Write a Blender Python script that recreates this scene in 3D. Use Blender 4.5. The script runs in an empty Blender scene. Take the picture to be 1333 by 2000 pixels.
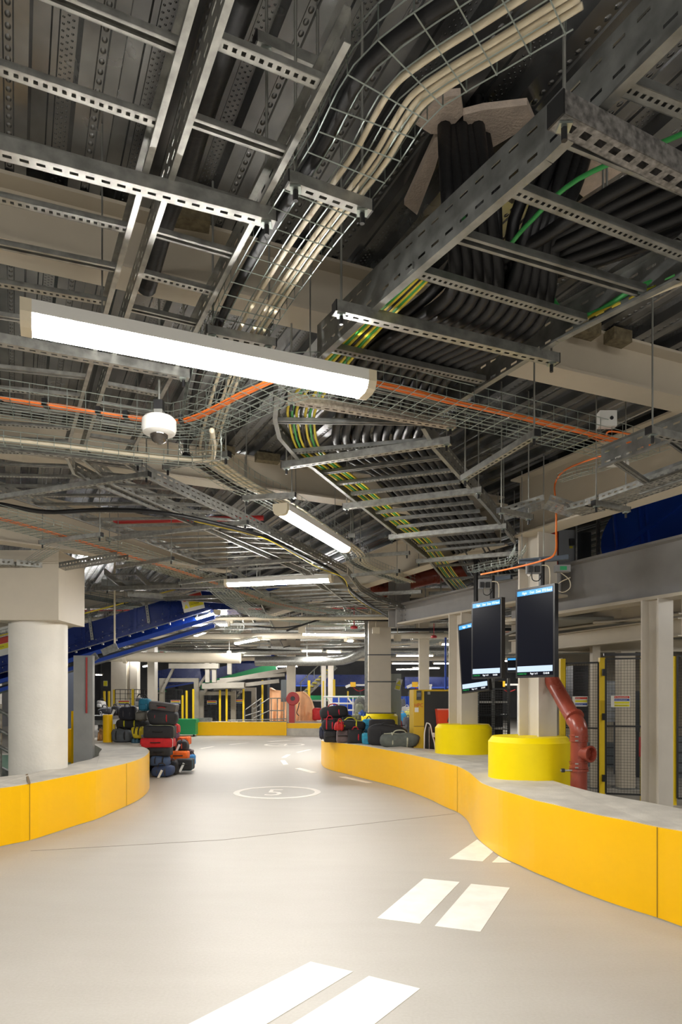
import bpy, math, random
from mathutils import Vector, Matrix, noise
random.seed(7)
C = bpy.context.scene.collection
F = 1333.0; HC = 1.55; HY = 1360.0; CX = 666.5
# ---------------- camera, world, exposure ----------------
cam = bpy.data.cameras.new('camera'); camo = bpy.data.objects.new('camera', cam); C.objects.link(camo)
camo.location = (0, 0, HC); camo.rotation_euler = (math.pi/2, 0, 0)
cam.sensor_fit = 'HORIZONTAL'; cam.sensor_width = 24; cam.lens = 24; cam.shift_y = 0.27
cam.clip_start = .05; cam.clip_end = 200
bpy.context.scene.camera = camo
w = bpy.data.worlds.new('world'); bpy.context.scene.world = w; w.use_nodes = True
w.node_tree.nodes['Background'].inputs[0].default_value = (1, .97, .9, 1)
w.node_tree.nodes['Background'].inputs[1].default_value = 0.02
vs = bpy.context.scene.view_settings
vs.view_transform = 'Standard'; vs.look = 'None'; vs.gamma = 1; vs.use_curve_mapping = False
vs.exposure = 3.02
LAMP = 16.0        # emission strength of the tube diffusers
DECK = 4.08
cy = bpy.context.scene.cycles; cy.max_bounces = 7; cy.diffuse_bounces = 4; cy.glossy_bounces = 3; cy.transmission_bounces = 2
# ---------------- pixel to world ----------------
def P(px, py, z):
    Y = (z-HC)*F/(HY-py); return Vector(((px-CX)/F*Y, Y, z))
def Q(px, py, Y):
    return Vector(((px-CX)/F*Y, Y, HC-(py-HY)/F*Y))
def PL(pts, z): return [P(a, b, z) for a, b in pts]
# ---------------- materials ----------------
MT = {}
def mat(name, col, rough=.5, metal=0, var=0, vscale=6, bump=0, bscale=40, spec=.5, emit=None, es=0, coat=0):
    if name in MT: return MT[name]
    m = bpy.data.materials.new(name); m.use_nodes = True; nt = m.node_tree; b = nt.nodes['Principled BSDF']
    b.inputs['Base Color'].default_value = (*col, 1); b.inputs['Roughness'].default_value = rough
    b.inputs['Metallic'].default_value = metal; b.inputs['Specular IOR Level'].default_value = spec
    if coat: b.inputs['Coat Weight'].default_value = coat
    if emit:
        b.inputs['Emission Color'].default_value = (*emit, 1); b.inputs['Emission Strength'].default_value = es
    if var or bump:
        tc = nt.nodes.new('ShaderNodeTexCoord')
        n = nt.nodes.new('ShaderNodeTexNoise'); n.inputs['Scale'].default_value = vscale; n.inputs['Detail'].default_value = 6
        nt.links.new(tc.outputs['Object'], n.inputs['Vector'])
        if var:
            r = nt.nodes.new('ShaderNodeMapRange'); r.inputs[1].default_value = .3; r.inputs[2].default_value = .7
            r.inputs[3].default_value = 1-var; r.inputs[4].default_value = 1+var
            nt.links.new(n.outputs['Fac'], r.inputs[0])
            mx = nt.nodes.new('ShaderNodeVectorMath'); mx.operation = 'SCALE'; mx.inputs[0].default_value = col
            nt.links.new(r.outputs[0], mx.inputs['Scale']); nt.links.new(mx.outputs[0], b.inputs['Base Color'])
            r2 = nt.nodes.new('ShaderNodeMapRange'); r2.inputs[3].default_value = max(.05, rough-.12); r2.inputs[4].default_value = min(1, rough+.12)
            nt.links.new(n.outputs['Fac'], r2.inputs[0]); nt.links.new(r2.outputs[0], b.inputs['Roughness'])
        if bump:
            n2 = nt.nodes.new('ShaderNodeTexNoise'); n2.inputs['Scale'].default_value = bscale; n2.inputs['Detail'].default_value = 4
            nt.links.new(tc.outputs['Object'], n2.inputs['Vector'])
            bp = nt.nodes.new('ShaderNodeBump'); bp.inputs['Strength'].default_value = bump; bp.inputs['Distance'].default_value = .01
            nt.links.new(n2.outputs['Fac'], bp.inputs['Height']); nt.links.new(bp.outputs[0], b.inputs['Normal'])
    MT[name] = m; return m
GALV = mat('galvanised', (.36, .36, .335), .40, .75, .25, 22)
GALVD = mat('galvanised_dull', (.25, .255, .245), .45, .65, .28, 14)
ZINC = mat('zinc_wire', (.36, .41, .38), .32, .85)
RODM = mat('rod_zinc', (.36, .36, .33), .45, .7)
BLK = mat('black_plastic', (.012, .012, .013), .4)
RUB = mat('black_cable', (.009, .009, .010), .42, 0, .35, 5, .2, 30, spec=.4)
CREAM = mat('cream_paint', (.55, .49, .39), .5, 0, .05, 3)
CREAMW = mat('white_column_paint', (.66, .61, .53), .42, 0, .04, 3)
GREYB = mat('grey_beam_paint', (.33, .32, .31), .5, 0, .07, 4)
CWHITE = mat('white_painted_concrete', (.76, .73, .66), .5, 0, .05, 3, .25, 25)
YEL = mat('yellow_kerb_paint', (.98, .55, .0), .33, 0, .012, 1.2, spec=.3)
YELL = mat('lemon_concrete_paint', (.93, .72, .0), .5, 0, .03, 5, .15, 30, spec=.25)
YPOST = mat('yellow_post', (.80, .56, .01), .4)
ORNG = mat('orange_cable', (.85, .20, .03), .45)
CRM = mat('cream_cable', (.70, .62, .46), .42)
GRNC = mat('green_cable', (.05, .38, .09), .4)
YELC = mat('yellow_cable', (.78, .62, .05), .4)
REDP = mat('red_paint', (.42, .02, .02), .4)
BROWN = mat('red_brown_pipe', (.27, .052, .03), .3, 0, .12, 8)
BLUE = mat('blue_painted_steel', (.005, .022, .16), .28, .1, .15, 3)
BLUE2 = mat('bright_blue', (.01, .06, .42), .4)
GRN = mat('green_paint', (.01, .30, .10), .45)
DARKM = mat('dark_steel', (.05, .055, .06), .45, .4, .2, 5)
WHITE = mat('white_plastic', (.75, .74, .70), .45)
MARK = mat('white_road_paint', (.86, .81, .74), .6, 0, .07, 6)
TOPC = mat('concrete_top', (.58, .54, .47), .7, 0, .16, 4, .3, 60)
LAMPM = mat('lamp_diffuser', (.9, .9, .9), .4, emit=(1, .972, .925), es=LAMP)
SKIRT = mat('grey_wall_block', (.58, .56, .51), .8, 0, .06, 5, .2, 30)
WOOL = mat('mineral_wool', (.16, .13, .075), .95, 0, .35, 30, .6, 80)
BRICKR = mat('raw_board', (.60, .50, .42), .85, 0, .12, 20, .6, 90)
# ---------------- mesh builder ----------------
class MB:
    def __init__(s): s.v = []; s.f = []
    def face(s, *pts):
        n = len(s.v); s.v += [Vector(p) for p in pts]; s.f.append(tuple(range(n, n+len(pts)))); return s
    def hexa(s, c8):
        n = len(s.v); s.v += [Vector(p) for p in c8]
        for f in ((0,3,2,1),(4,5,6,7),(0,1,5,4),(1,2,6,5),(2,3,7,6),(3,0,4,7)): s.f.append(tuple(n+i for i in f))
        return s
    def box(s, x0, y0, z0, x1, y1, z1, M=None):
        c = [Vector(p) for p in ((x0,y0,z0),(x1,y0,z0),(x1,y1,z0),(x0,y1,z0),(x0,y0,z1),(x1,y0,z1),(x1,y1,z1),(x0,y1,z1))]
        if M: c = [M @ p for p in c]
        return s.hexa(c)
    def bar(s, p0, p1, wd, h, up=(0,0,1)):     # bar centred on the line
        M = frame(p0, p1, up); L = (Vector(p1)-Vector(p0)).length
        return s.box(0, -wd/2, -h/2, L, wd/2, h/2, M)
    def prism(s, poly, z0, z1):
        n = len(s.v); k = len(poly); z0 = z0 if isinstance(z0, list) else [z0]*k; z1 = z1 if isinstance(z1, list) else [z1]*k
        s.v += [Vector((p[0], p[1], z0[i])) for i, p in enumerate(poly)] + [Vector((p[0], p[1], z1[i])) for i, p in enumerate(poly)]
        s.f.append(tuple(range(n+k-1, n-1, -1))); s.f.append(tuple(range(n+k, n+2*k)))
        for i in range(k): j = (i+1) % k; s.f.append((n+i, n+j, n+k+j, n+k+i))
        return s
    def cyl(s, p0, p1, r0, r1=None, n=12, cap=True):
        r1 = r0 if r1 is None else r1; M = frame(p0, p1); L = (Vector(p1)-Vector(p0)).length; b = len(s.v)
        for x, r in ((0, r0), (L, r1)):
            for i in range(n):
                a = 2*math.pi*i/n; s.v.append(M @ Vector((x, r*math.cos(a), r*math.sin(a))))
        for i in range(n): j = (i+1) % n; s.f.append((b+i, b+n+i, b+n+j, b+j))
        if cap: s.f.append(tuple(b+i for i in range(n))); s.f.append(tuple(b+n+i for i in range(n-1, -1, -1)))
        return s
    def tube(s, pts, r, n=6, cap=True):
        pts = [Vector(p) for p in pts]; b = len(s.v); m = len(pts); prev = None
        for k, p in enumerate(pts):
            t = (pts[min(k+1, m-1)]-pts[max(k-1, 0)])
            t = t.normalized() if t.length > 1e-9 else Vector((1,0,0))
            if prev is None:
                u = Vector((0,0,1)) if abs(t.z) < .9 else Vector((1,0,0)); a = t.cross(u).normalized()
            else:
                a = prev-t*prev.dot(t); a = a.normalized() if a.length > 1e-6 else t.orthogonal().normalized()
            prev = a; c = t.cross(a)
            for i in range(n):
                g = 2*math.pi*i/n; s.v.append(p+a*(r*math.cos(g))+c*(r*math.sin(g)))
        for k in range(m-1):
            for i in range(n): j = (i+1) % n; s.f.append((b+k*n+i, b+k*n+j, b+(k+1)*n+j, b+(k+1)*n+i))
        if cap: s.f.append(tuple(b+i for i in range(n-1, -1, -1))); s.f.append(tuple(b+(m-1)*n+i for i in range(n)))
        return s
    def lathe(s, prof, n=24, M=None):
        b = len(s.v); m = len(prof)
        for r, z in prof:
            for i in range(n):
                a = 2*math.pi*i/n; p = Vector((r*math.cos(a), r*math.sin(a), z)); s.v.append(M @ p if M else p)
        for k in range(m-1):
            for i in range(n): j = (i+1) % n; s.f.append((b+k*n+i, b+k*n+j, b+(k+1)*n+j, b+(k+1)*n+i))
        s.f.append(tuple(b+i for i in range(n-1, -1, -1))); s.f.append(tuple(b+(m-1)*n+i for i in range(n)))
        return s
    def plate(s, o, u, v, L, W, pitch, hole, rows):   # flat strip with holes: rows = [(v0, v1)] hole bands
        o, u, v = Vector(o), Vector(u).normalized(), Vector(v).normalized()
        def q(a0, a1, b0, b1):
            if a1-a0 > 1e-5 and b1-b0 > 1e-5: s.face(o+u*a0+v*b0, o+u*a1+v*b0, o+u*a1+v*b1, o+u*a0+v*b1)
        if not pitch: q(0, L, 0, W); return s
        k = max(1, int(L/pitch)); m0 = (L-k*pitch)/2; rows = sorted(rows)
        bands = []; c = 0
        for a, b2 in rows: bands.append((c, a)); c = b2
        bands.append((c, W))
        for a, b2 in bands: q(0, L, a, b2)
        for a, b2 in rows:
            x = 0
            for i in range(k):
                h0 = m0+i*pitch+(pitch-hole)/2; q(x, h0, a, b2); x = h0+hole
            q(x, L, a, b2)
        return s
    def build(s, name, m=None, parent=None, smooth=False):
        me = bpy.data.meshes.new(name); off = parent_off(parent)
        me.from_pydata([v-off for v in s.v], [], s.f); me.update()
        if m: me.materials.append(m)
        if smooth: me.polygons.foreach_set('use_smooth', [True]*len(me.polygons))
        o = bpy.data.objects.new(name, me); C.objects.link(o)
        if parent: o.parent = parent
        return o
def parent_off(p):
    off = Vector((0,0,0))
    while p is not None: off += p.location; p = p.parent
    return off
def frame(p0, p1, up=(0,0,1)):
    p0, p1 = Vector(p0), Vector(p1); x = (p1-p0).normalized(); up = Vector(up)
    if abs(x.dot(up.normalized())) > .98: up = Vector((0,1,0))
    y = up.cross(x).normalized(); z = x.cross(y)
    return Matrix(((x.x,y.x,z.x,p0.x),(x.y,y.y,z.y,p0.y),(x.z,y.z,z.z,p0.z),(0,0,0,1)))
def smoothish(o, ang=40):
    o.data.polygons.foreach_set('use_smooth', [True]*len(o.data.polygons))
    try: o.data.set_sharp_from_angle(angle=math.radians(ang))
    except Exception: pass
    return o
LABELS = {}
def tag(o, label, cat, group=None, kind=None):
    if label: o['label'] = label
    if cat: o['category'] = cat
    if group: o['group'] = group
    if kind: o['kind'] = kind
    LABELS.setdefault(label, []).append(o.name)
    return o
def thing(name, label, cat, loc=(0,0,0), group=None, rz=0):
    o = bpy.data.objects.new(name, None); C.objects.link(o); o.location = loc; o.rotation_euler[2] = rz
    o.empty_display_size = .1
    return tag(o, label, cat, group)
def struct(o): o['kind'] = 'structure'; return o
def copy_tree(o, loc, label, group=None, parent=None, rz=None):
    c = o.copy(); C.objects.link(c)
    if parent is None:
        c.location = loc; c['label'] = label
        if rz is not None: c.rotation_euler[2] = rz
        if group: c['group'] = group
        LABELS.setdefault(label, []).append(c.name)
    else: c.parent = parent
    for ch in list(o.children): copy_tree(ch, None, None, None, c)
    return c
def spline(pts, k=6):
    pts = [Vector(p) for p in pts]; out = []
    for i in range(len(pts)-1):
        a = pts[max(i-1, 0)]; b = pts[i]; c = pts[i+1]; d = pts[min(i+2, len(pts)-1)]
        for j in range(k):
            t = j/k; out.append(.5*((2*b)+(c-a)*t+(2*a-5*b+4*c-d)*t*t+(3*b-a-3*c+d)*t*t*t))
    out.append(pts[-1]); return out
def resample(pts, step):
    pts = [Vector(p) for p in pts]; out = [pts[0].copy()]; acc = 0
    for a, b in zip(pts, pts[1:]):
        L = (b-a).length
        if L < 1e-9: continue
        d = step-acc
        while d <= L: out.append(a+(b-a)*(d/L)); d += step
        acc = L-(d-step)
    return out
def offs(pts, d):                                  # horizontal offset, + = to the left of travel
    out = []
    for i, p in enumerate(pts):
        t = pts[min(i+1, len(pts)-1)]-pts[max(i-1, 0)]; t.z = 0; t.normalize()
        out.append(Vector((p.x-t.y*d, p.y+t.x*d, p.z)))
    return out
def cum(pts):
    c = [0]
    for a, b in zip(pts, pts[1:]): c.append(c[-1]+(b-a).length)
    return c
def at(pts, t):
    c = cum(pts); d = t*c[-1]
    for i in range(len(pts)-1):
        if d <= c[i+1] or i == len(pts)-2:
            L = c[i+1]-c[i]; return pts[i].lerp(pts[i+1], (d-c[i])/L if L else 0)
# ---------------- text as mesh ----------------
def text(body, size, M, m, parent, name='lettering', sx=1, ext=.0008, ax='LEFT'):
    cu = bpy.data.curves.new('t', 'FONT'); cu.body = body; cu.size = size; cu.extrude = ext; cu.align_x = ax; cu.resolution_u = 2
    t = bpy.data.objects.new('t', cu); C.objects.link(t)
    dg = bpy.context.evaluated_depsgraph_get(); dg.update()
    me = bpy.data.meshes.new_from_object(t.evaluated_get(dg)); bpy.data.objects.remove(t)
    off = parent_off(parent)
    for v in me.vertices: v.co = (M @ Vector((v.co.x*sx, v.co.y, v.co.z)))-off
    me.materials.clear(); me.materials.append(m)
    o = bpy.data.objects.new(name, me); C.objects.link(o); o.parent = parent; return o
# ---------------- steel parts ----------------
def strut_mesh(mb, p0, p1, kind='slot', wd=.041, h=.041, fine=True):
    p0, p1 = Vector(p0), Vector(p1); M = frame(p0, p1); L = (p1-p0).length
    o = lambda x, y, z: M @ Vector((x, y, z)); u = M.to_3x3() @ Vector((1,0,0)); v = M.to_3x3() @ Vector((0,1,0)); zz = M.to_3x3() @ Vector((0,0,1))
    W = wd
    if kind == 'open':                                 # lips facing down with a dark groove between
        mb.box(0, -W/2, h-.003, L, W/2, h, M)
        for sg in (-1, 1):
            mb.box(0, sg*W/2-.0012, 0, L, sg*W/2+.0012, h, M)
            a = sorted((sg*W/2, sg*(W/2-W*.27))); mb.box(0, a[0], 0, L, a[1], .006, M)
    else:
        if not fine: mb.box(0, -W/2, 0, L, W/2, h, M); return mb
        if kind == 'slot': mb.plate(o(0, -W/2, 0), u, v, L, W, .052, .028, [(W/2-.0065, W/2+.0065)])
        elif kind == 'big': mb.plate(o(0, -W/2, 0), u, v, L, W, .062, .032, [(W/2-.012, W/2+.012)])
        else: mb.plate(o(0, -W/2, 0), u, v, L, W, .027, .013, [(W/2-.0075, W/2+.0075)])
        for sg in (-1, 1):
            mb.box(0, sg*W/2-.0012, 0, L, sg*W/2+.0012, h, M)
            a = sorted((sg*W/2, sg*(W/2-W*.2))); mb.box(0, a[0], h-.004, L, a[1], h, M)
    return mb
def trapeze(p0, p1, label, group='strut supports hung on rods', top=DECK, kind='slot', wd=.041, h=.041, rods=(.03, .03), capr=True, m=None):
    p0, p1 = Vector(p0), Vector(p1); d = (p1-p0).normalized()
    t = thing('strut_support', label, 'strut support', (p0+p1)/2, group)
    fine = p0.y < 14 or p1.y < 14
    strut_mesh(MB(), p0, p1, kind, wd, h, fine).build('channel', m or GALV, t)
    for i, (e, r) in enumerate(((p0, rods[0]), (p1, -rods[1] if rods[1] is not None else None))):
        if r is None or rods[i] is None: continue
        q = e+d*r
        rd = MB().cyl((q.x, q.y, q.z-.03), (q.x, q.y, top), .0055, n=6).build('threaded_rod', RODM, t)
        if fine:
            MB().cyl((q.x, q.y, q.z-.045), (q.x, q.y, q.z-.008), .0095, n=6).build('rod_cap', BLK, rd)
            MB().box(q.x-.019, q.y-.019, q.z-.008, q.x+.019, q.y+.019, q.z-.001).build('washer', ZINC, rd)
    if capr and fine:
        for e, s in ((p0, -1), (p1, 1)):
            MB().box(0 if s > 0 else -.006, -wd/2-.001, -.001, .006 if s > 0 else 0, wd/2+.001, h+.001, frame(p0, p1).copy() if s < 0 else Matrix.Translation(p1-p0) @ frame(p0, p1)).build('end_cap', BLK, t)
    return t
def rail_mesh(mb, pts, h=.1, fl=.022, side=1, slots=True, th=.0015, twice=False):
    # C rail: web on the polyline, flanges to `side`
    for a, b in zip(pts, pts[1:]):
        M = frame(a, b); L = (b-a).length; u = M.to_3x3() @ Vector((1,0,0)); z = M.to_3x3() @ Vector((0,0,1))
        if slots and L > .3: mb.plate(a, u, z, L, h, .085, .045, [(h*.2, h*.2+.011), (h*.8-.011, h*.8)])
        else: mb.plate(a, u, z, L, h, 0, 0, [])
        y0, y1 = sorted((0, side*fl)); mb.box(0, y0, -.003, L, y1, .0, M); mb.box(0, y0, h, L, y1, h+.003, M)
        y0, y1 = sorted((side*fl, side*(fl-.003))); mb.box(0, y0, 0, L, y1, .008, M)
    return mb
def ladder(left, right, label, group=None, rungs=None, pitch=.3, h=.1, phase=.12, fl=.022, rk='alt', rw=.04, slots=True, rh=.021, m=None):
    t = thing('cable_ladder', label, 'cable ladder', left[0].lerp(right[0], .5), group)
    fine = min(left[0].y, left[-1].y) < 11
    rail_mesh(MB(), left, h, fl, -1, slots and fine).build('side_rail', m or GALV, t)
    rail_mesh(MB(), right, h, fl, 1, slots and fine).build('side_rail', m or GALV, t)
    if rungs is None:
        L = max(cum(left)[-1], cum(right)[-1]); n = min(int(L/pitch), 90)
        rungs = [(at(left, min(1, (phase+i*pitch)/L)), at(right, min(1, (phase+i*pitch)/L)), None) for i in range(n)]
    for i, (a, b, k) in enumerate(rungs):
        k = k or ('open' if i % 2 else 'hole')
        strut_mesh(MB(), a+Vector((0,0,.012)), b+Vector((0,0,.012)), k, rw, rh, fine).build('rung', m or GALV, t)
    return t
def ibeam(mb, p0, p1, h, fw, tf=.018, tw=.012):
    M = frame(p0, p1); L = (Vector(p1)-Vector(p0)).length
    mb.box(0, -fw/2, 0, L, fw/2, tf, M); mb.box(0, -fw/2, h-tf, L, fw/2, h, M); mb.box(0, -tw/2, tf, L, tw/2, h-tf, M)
    return mb
def beam(p0, p1, h, fw, m, label, cat='steel beam', group=None, bolts=False):
    return tag(ibeam(MB(), p0, p1, h, fw).build('steel_beam', m), label, cat, group)
def basket(pts, width, label, hgt=.1, group=None, step=.1, r=.0025, nl=7, walls=(1, 1), cross=True, m=None):
    pts = [Vector(p) for p in pts]; mb = MB(); near = min(p.y for p in pts) < 9
    ns = 4 if near else 3
    sm = resample(spline(pts, 6), .05)
    for i in range(nl):
        mb.tube(resample(offs(sm, -width/2+width*i/(nl-1)), .1), r, ns)
    for sg, on in zip((-1, 1), walls):
        if on:
            for k in (.5, 1): mb.tube([p+Vector((0,0,hgt*k)) for p in resample(offs(sm, sg*width/2), .1)], r, ns)
    st = resample(sm, step); A = offs(st, -width/2); B = offs(st, width/2)
    for a, b in zip(A, B):
        line = []
        if walls[0]: line.append(a+Vector((0,0,hgt)))
        line += [a-Vector((0,0,r)), b-Vector((0,0,r))]
        if walls[1]: line.append(b+Vector((0,0,hgt)))
        mb.tube(line, r, ns)
    return tag(mb.build('wire_basket_tray', m or ZINC), label, 'cable basket tray', group)
def cable(pts, r, m, label, group=None, n=8, k=6, name='cable', cat='cable'):
    return tag(MB().tube(spline(pts, k), r, n).build(name, m, smooth=True), label, cat, group)
ORD = ['nearest', 'second nearest', 'third nearest', 'fourth nearest', 'fifth nearest', 'sixth nearest', 'seventh nearest', 'eighth nearest', 'ninth nearest', 'tenth nearest', 'eleventh nearest', 'twelfth nearest']
ORDL = ['leftmost', 'second from left', 'third from left', 'fourth from left', 'fifth from left', 'sixth from left', 'seventh from left', 'eighth from left', 'ninth from left', 'tenth from left', 'eleventh from left', 'twelfth from left', 'thirteenth from left', 'fourteenth from left']
# =============================== SETTING ===============================
def floor_material():
    m = bpy.data.materials.new('polished_concrete_floor'); m.use_nodes = True; nt = m.node_tree; b = nt.nodes['Principled BSDF']
    tc = nt.nodes.new('ShaderNodeTexCoord')
    def ns(scale, det, st=None):
        n = nt.nodes.new('ShaderNodeTexNoise'); n.inputs['Scale'].default_value = scale; n.inputs['Detail'].default_value = det
        if st:
            mp = nt.nodes.new('ShaderNodeMapping'); mp.inputs['Scale'].default_value = st; mp.inputs['Rotation'].default_value = (0, 0, .25)
            nt.links.new(tc.outputs['Object'], mp.inputs[0]); nt.links.new(mp.outputs[0], n.inputs['Vector'])
        else: nt.links.new(tc.outputs['Object'], n.inputs['Vector'])
        return n
    n1 = ns(.8, 5, (1, .5, 1)); n2 = ns(60, 3); n3 = ns(2.2, 6, (.5, 2.2, 1))
    cr = nt.nodes.new('ShaderNodeValToRGB'); e = cr.color_ramp.elements
    e[0].position = .3; e[0].color = (.395, .365, .32, 1); e[1].position = .72; e[1].color = (.50, .475, .43, 1)
    mx = nt.nodes.new('ShaderNodeMath'); mx.operation = 'MULTIPLY_ADD'; mx.inputs[1].default_value = .45
    m2 = nt.nodes.new('ShaderNodeMath'); m2.operation = 'MULTIPLY_ADD'; m2.inputs[1].default_value = .22
    m3 = nt.nodes.new('ShaderNodeMath'); m3.operation = 'MULTIPLY'; m3.inputs[1].default_value = .33
    nt.links.new(n2.outputs['Fac'], m3.inputs[0]); nt.links.new(n3.outputs['Fac'], m2.inputs[0]); nt.links.new(m3.outputs[0], m2.inputs[2])
    nt.links.new(n1.outputs['Fac'], mx.inputs[0]); nt.links.new(m2.outputs[0], mx.inputs[2])
    nt.links.new(mx.outputs[0], cr.inputs[0]); nt.links.new(cr.outputs[0], b.inputs['Base Color'])
    r = nt.nodes.new('ShaderNodeMapRange'); r.inputs[3].default_value = .38; r.inputs[4].default_value = .62
    nt.links.new(n1.outputs['Fac'], r.inputs[0]); nt.links.new(r.outputs[0], b.inputs['Roughness'])
    bp = nt.nodes.new('ShaderNodeBump'); bp.inputs['Strength'].default_value = .12; bp.inputs['Distance'].default_value = .004
    nt.links.new(n2.outputs['Fac'], bp.inputs['Height']); nt.links.new(bp.outputs[0], b.inputs['Normal'])
    return m
FLOORM = floor_material()
struct(MB().box(-18, -8, -.2, 16, 50, 0).build('floor', FLOORM))
struct(MB().prism([(-17.5, 7.5), (-5.6, 7.5), (-4.95, 11.2), (-4.95, 12.0), (-6.0, 18), (-17.5, 18)], .0, .004).build('floor_green', mat('green_floor_paint', (.06, .12, .085), .5, 0, .2, 3)))
# ribbed steel deck overhead
def deck_material():
    m = bpy.data.materials.new('ribbed_steel_deck'); m.use_nodes = True; nt = m.node_tree; b = nt.nodes['Principled BSDF']
    b.inputs['Metallic'].default_value = .85
    uv = nt.nodes.new('ShaderNodeUVMap'); sp = nt.nodes.new('ShaderNodeSeparateXYZ'); nt.links.new(uv.outputs[0], sp.inputs[0])
    def M(op, a, c=None, d=None):
        n = nt.nodes.new('ShaderNodeMath'); n.operation = op
        for i, x in enumerate((a, c, d)):
            if x is None: continue
            if isinstance(x, (int, float)): n.inputs[i].default_value = x
            else: nt.links.new(x, n.inputs[i])
        return n.outputs[0]
    U, V = sp.outputs[0], sp.outputs[1]
    def dots(center, pitch, ru, rv, ph=0):
        du = M('DIVIDE', M('MULTIPLY', M('ABSOLUTE', M('SUBTRACT', M('FRACT', M('ADD', M('DIVIDE', U, pitch), ph)), .5)), pitch), ru)
        dv = M('DIVIDE', M('SUBTRACT', V, center), rv)
        dd = M('ADD', M('POWER', du, 2), M('MULTIPLY', dv, dv))
        return M('MAXIMUM', M('SUBTRACT', 1, dd), 0)
    h = dots(.073, .05, .016, .011)
    for i, c in enumerate((.266, .284, .302)): h = M('ADD', h, dots(c, .03, .0052, .0052, .5*(i % 2)))
    bp = nt.nodes.new('ShaderNodeBump'); bp.inputs['Strength'].default_value = 1; bp.inputs['Distance'].default_value = .006
    nt.links.new(h, bp.inputs['Height']); nt.links.new(bp.outputs[0], b.inputs['Normal'])
    tc = nt.nodes.new('ShaderNodeTexCoord'); n = nt.nodes.new('ShaderNodeTexNoise'); n.inputs['Scale'].default_value = 3; n.inputs['Detail'].default_value = 8
    nt.links.new(tc.outputs['Object'], n.inputs['Vector'])
    cr = nt.nodes.new('ShaderNodeValToRGB'); e = cr.color_ramp.elements
    e[0].position = .32; e[0].color = (.15, .155, .165, 1); e[1].position = .7; e[1].color = (.36, .37, .375, 1)
    nt.links.new(n.outputs['Fac'], cr.inputs[0]); nt.links.new(cr.outputs[0], b.inputs['Base Color'])
    r = nt.nodes.new('ShaderNodeMapRange'); r.inputs[3].default_value = .16; r.inputs[4].default_value = .34
    nt.links.new(n.outputs['Fac'], r.inputs[0]); nt.links.new(r.outputs[0], b.inputs['Roughness'])
    return m
RD = Vector((-.4305, .9026, 0)); CD = Vector((.9026, .4305, 0))      # rib direction and across it
def deck():
    prof = [(0, 0), (.052, 0), (.058, .008), (.088, .008), (.094, 0), (.146, 0), (.160, .062), (.222, .062), (.228, .052), (.25, .052), (.256, .062), (.318, .062), (.332, 0), (.338, 0)]
    v, f, uvs = [], [], []; s = -17.0; t0, t1 = -9, 58
    while s < 36:
        b = len(v); acc = 0
        for i, (a, z) in enumerate(prof):
            for t in (t0, t1): v.append(CD*(s+a)+RD*t+Vector((0, 0, DECK+z)))
        for i in range(len(prof)-1):
            f.append((b+2*i, b+2*i+1, b+2*i+3, b+2*i+2)); a0, a1 = prof[i][0], prof[i+1][0]; uvs += [(t0, a0), (t1, a0), (t1, a1), (t0, a1)]
        s += .338
    me = bpy.data.meshes.new('ceiling'); me.from_pydata([tuple(p) for p in v], [], f)
    l = me.uv_layers.new(name='UVMap')
    for i, u in enumerate(uvs): l.data[i].uv = u
    me.materials.append(deck_material()); o = bpy.data.objects.new('ceiling', me); C.objects.link(o); return struct(o)
deck()
# outer walls
def brick_mat(name, col, mort, sc, bw=.44, rh=.215):
    m = bpy.data.materials.new(name); m.use_nodes = True; nt = m.node_tree; b = nt.nodes['Principled BSDF']; b.inputs['Roughness'].default_value = .8
    tc = nt.nodes.new('ShaderNodeTexCoord'); sp = nt.nodes.new('ShaderNodeSeparateXYZ'); cb = nt.nodes.new('ShaderNodeCombineXYZ'); ad = nt.nodes.new('ShaderNodeMath')
    nt.links.new(tc.outputs['Object'], sp.inputs[0]); nt.links.new(sp.outputs[0], ad.inputs[0]); nt.links.new(sp.outputs[1], ad.inputs[1])
    nt.links.new(ad.outputs[0], cb.inputs[0]); nt.links.new(sp.outputs[2], cb.inputs[1])
    br = nt.nodes.new('ShaderNodeTexBrick'); br.inputs['Scale'].default_value = 1; br.inputs['Brick Width'].default_value = bw; br.inputs['Row Height'].default_value = rh
    br.inputs['Mortar Size'].default_value = .006; br.inputs['Color1'].default_value = (*col, 1); br.inputs['Color2'].default_value = (*[c*.94 for c in col], 1); br.inputs['Mortar'].default_value = (*mort, 1)
    nt.links.new(cb.outputs[0], br.inputs['Vector']); nt.links.new(br.outputs['Color'], b.inputs['Base Color'])
    return m
BLOCK = brick_mat('white_blockwork', (.62, .60, .57), (.4, .39, .37), 1)
WALLD = mat('dark_back_wall', (.16, .16, .165), .8, 0, .2, 1)
struct(MB().box(-17.4, -8, 0, -17.2, 49, DECK).build('wall_left', WALLD))
struct(MB().box(15.2, -8, 0, 15.4, 49, DECK).build('wall_right', WALLD))
struct(MB().box(-17.4, 48.8, 0, 15.4, 49, DECK).build('wall_back', WALLD))
struct(MB().box(-17.4, -7.9, 0, 15.4, -7.7, DECK).build('wall_front', SKIRT))
struct(MB().box(-17.2, 18.3, 0, -9.2, 18.5, 3.0).build('wall_blockwork', BLOCK))
struct(MB().box(5.6, 18.2, 0, 12.5, 18.4, 3.2).build('wall_cream', CREAM))

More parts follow.
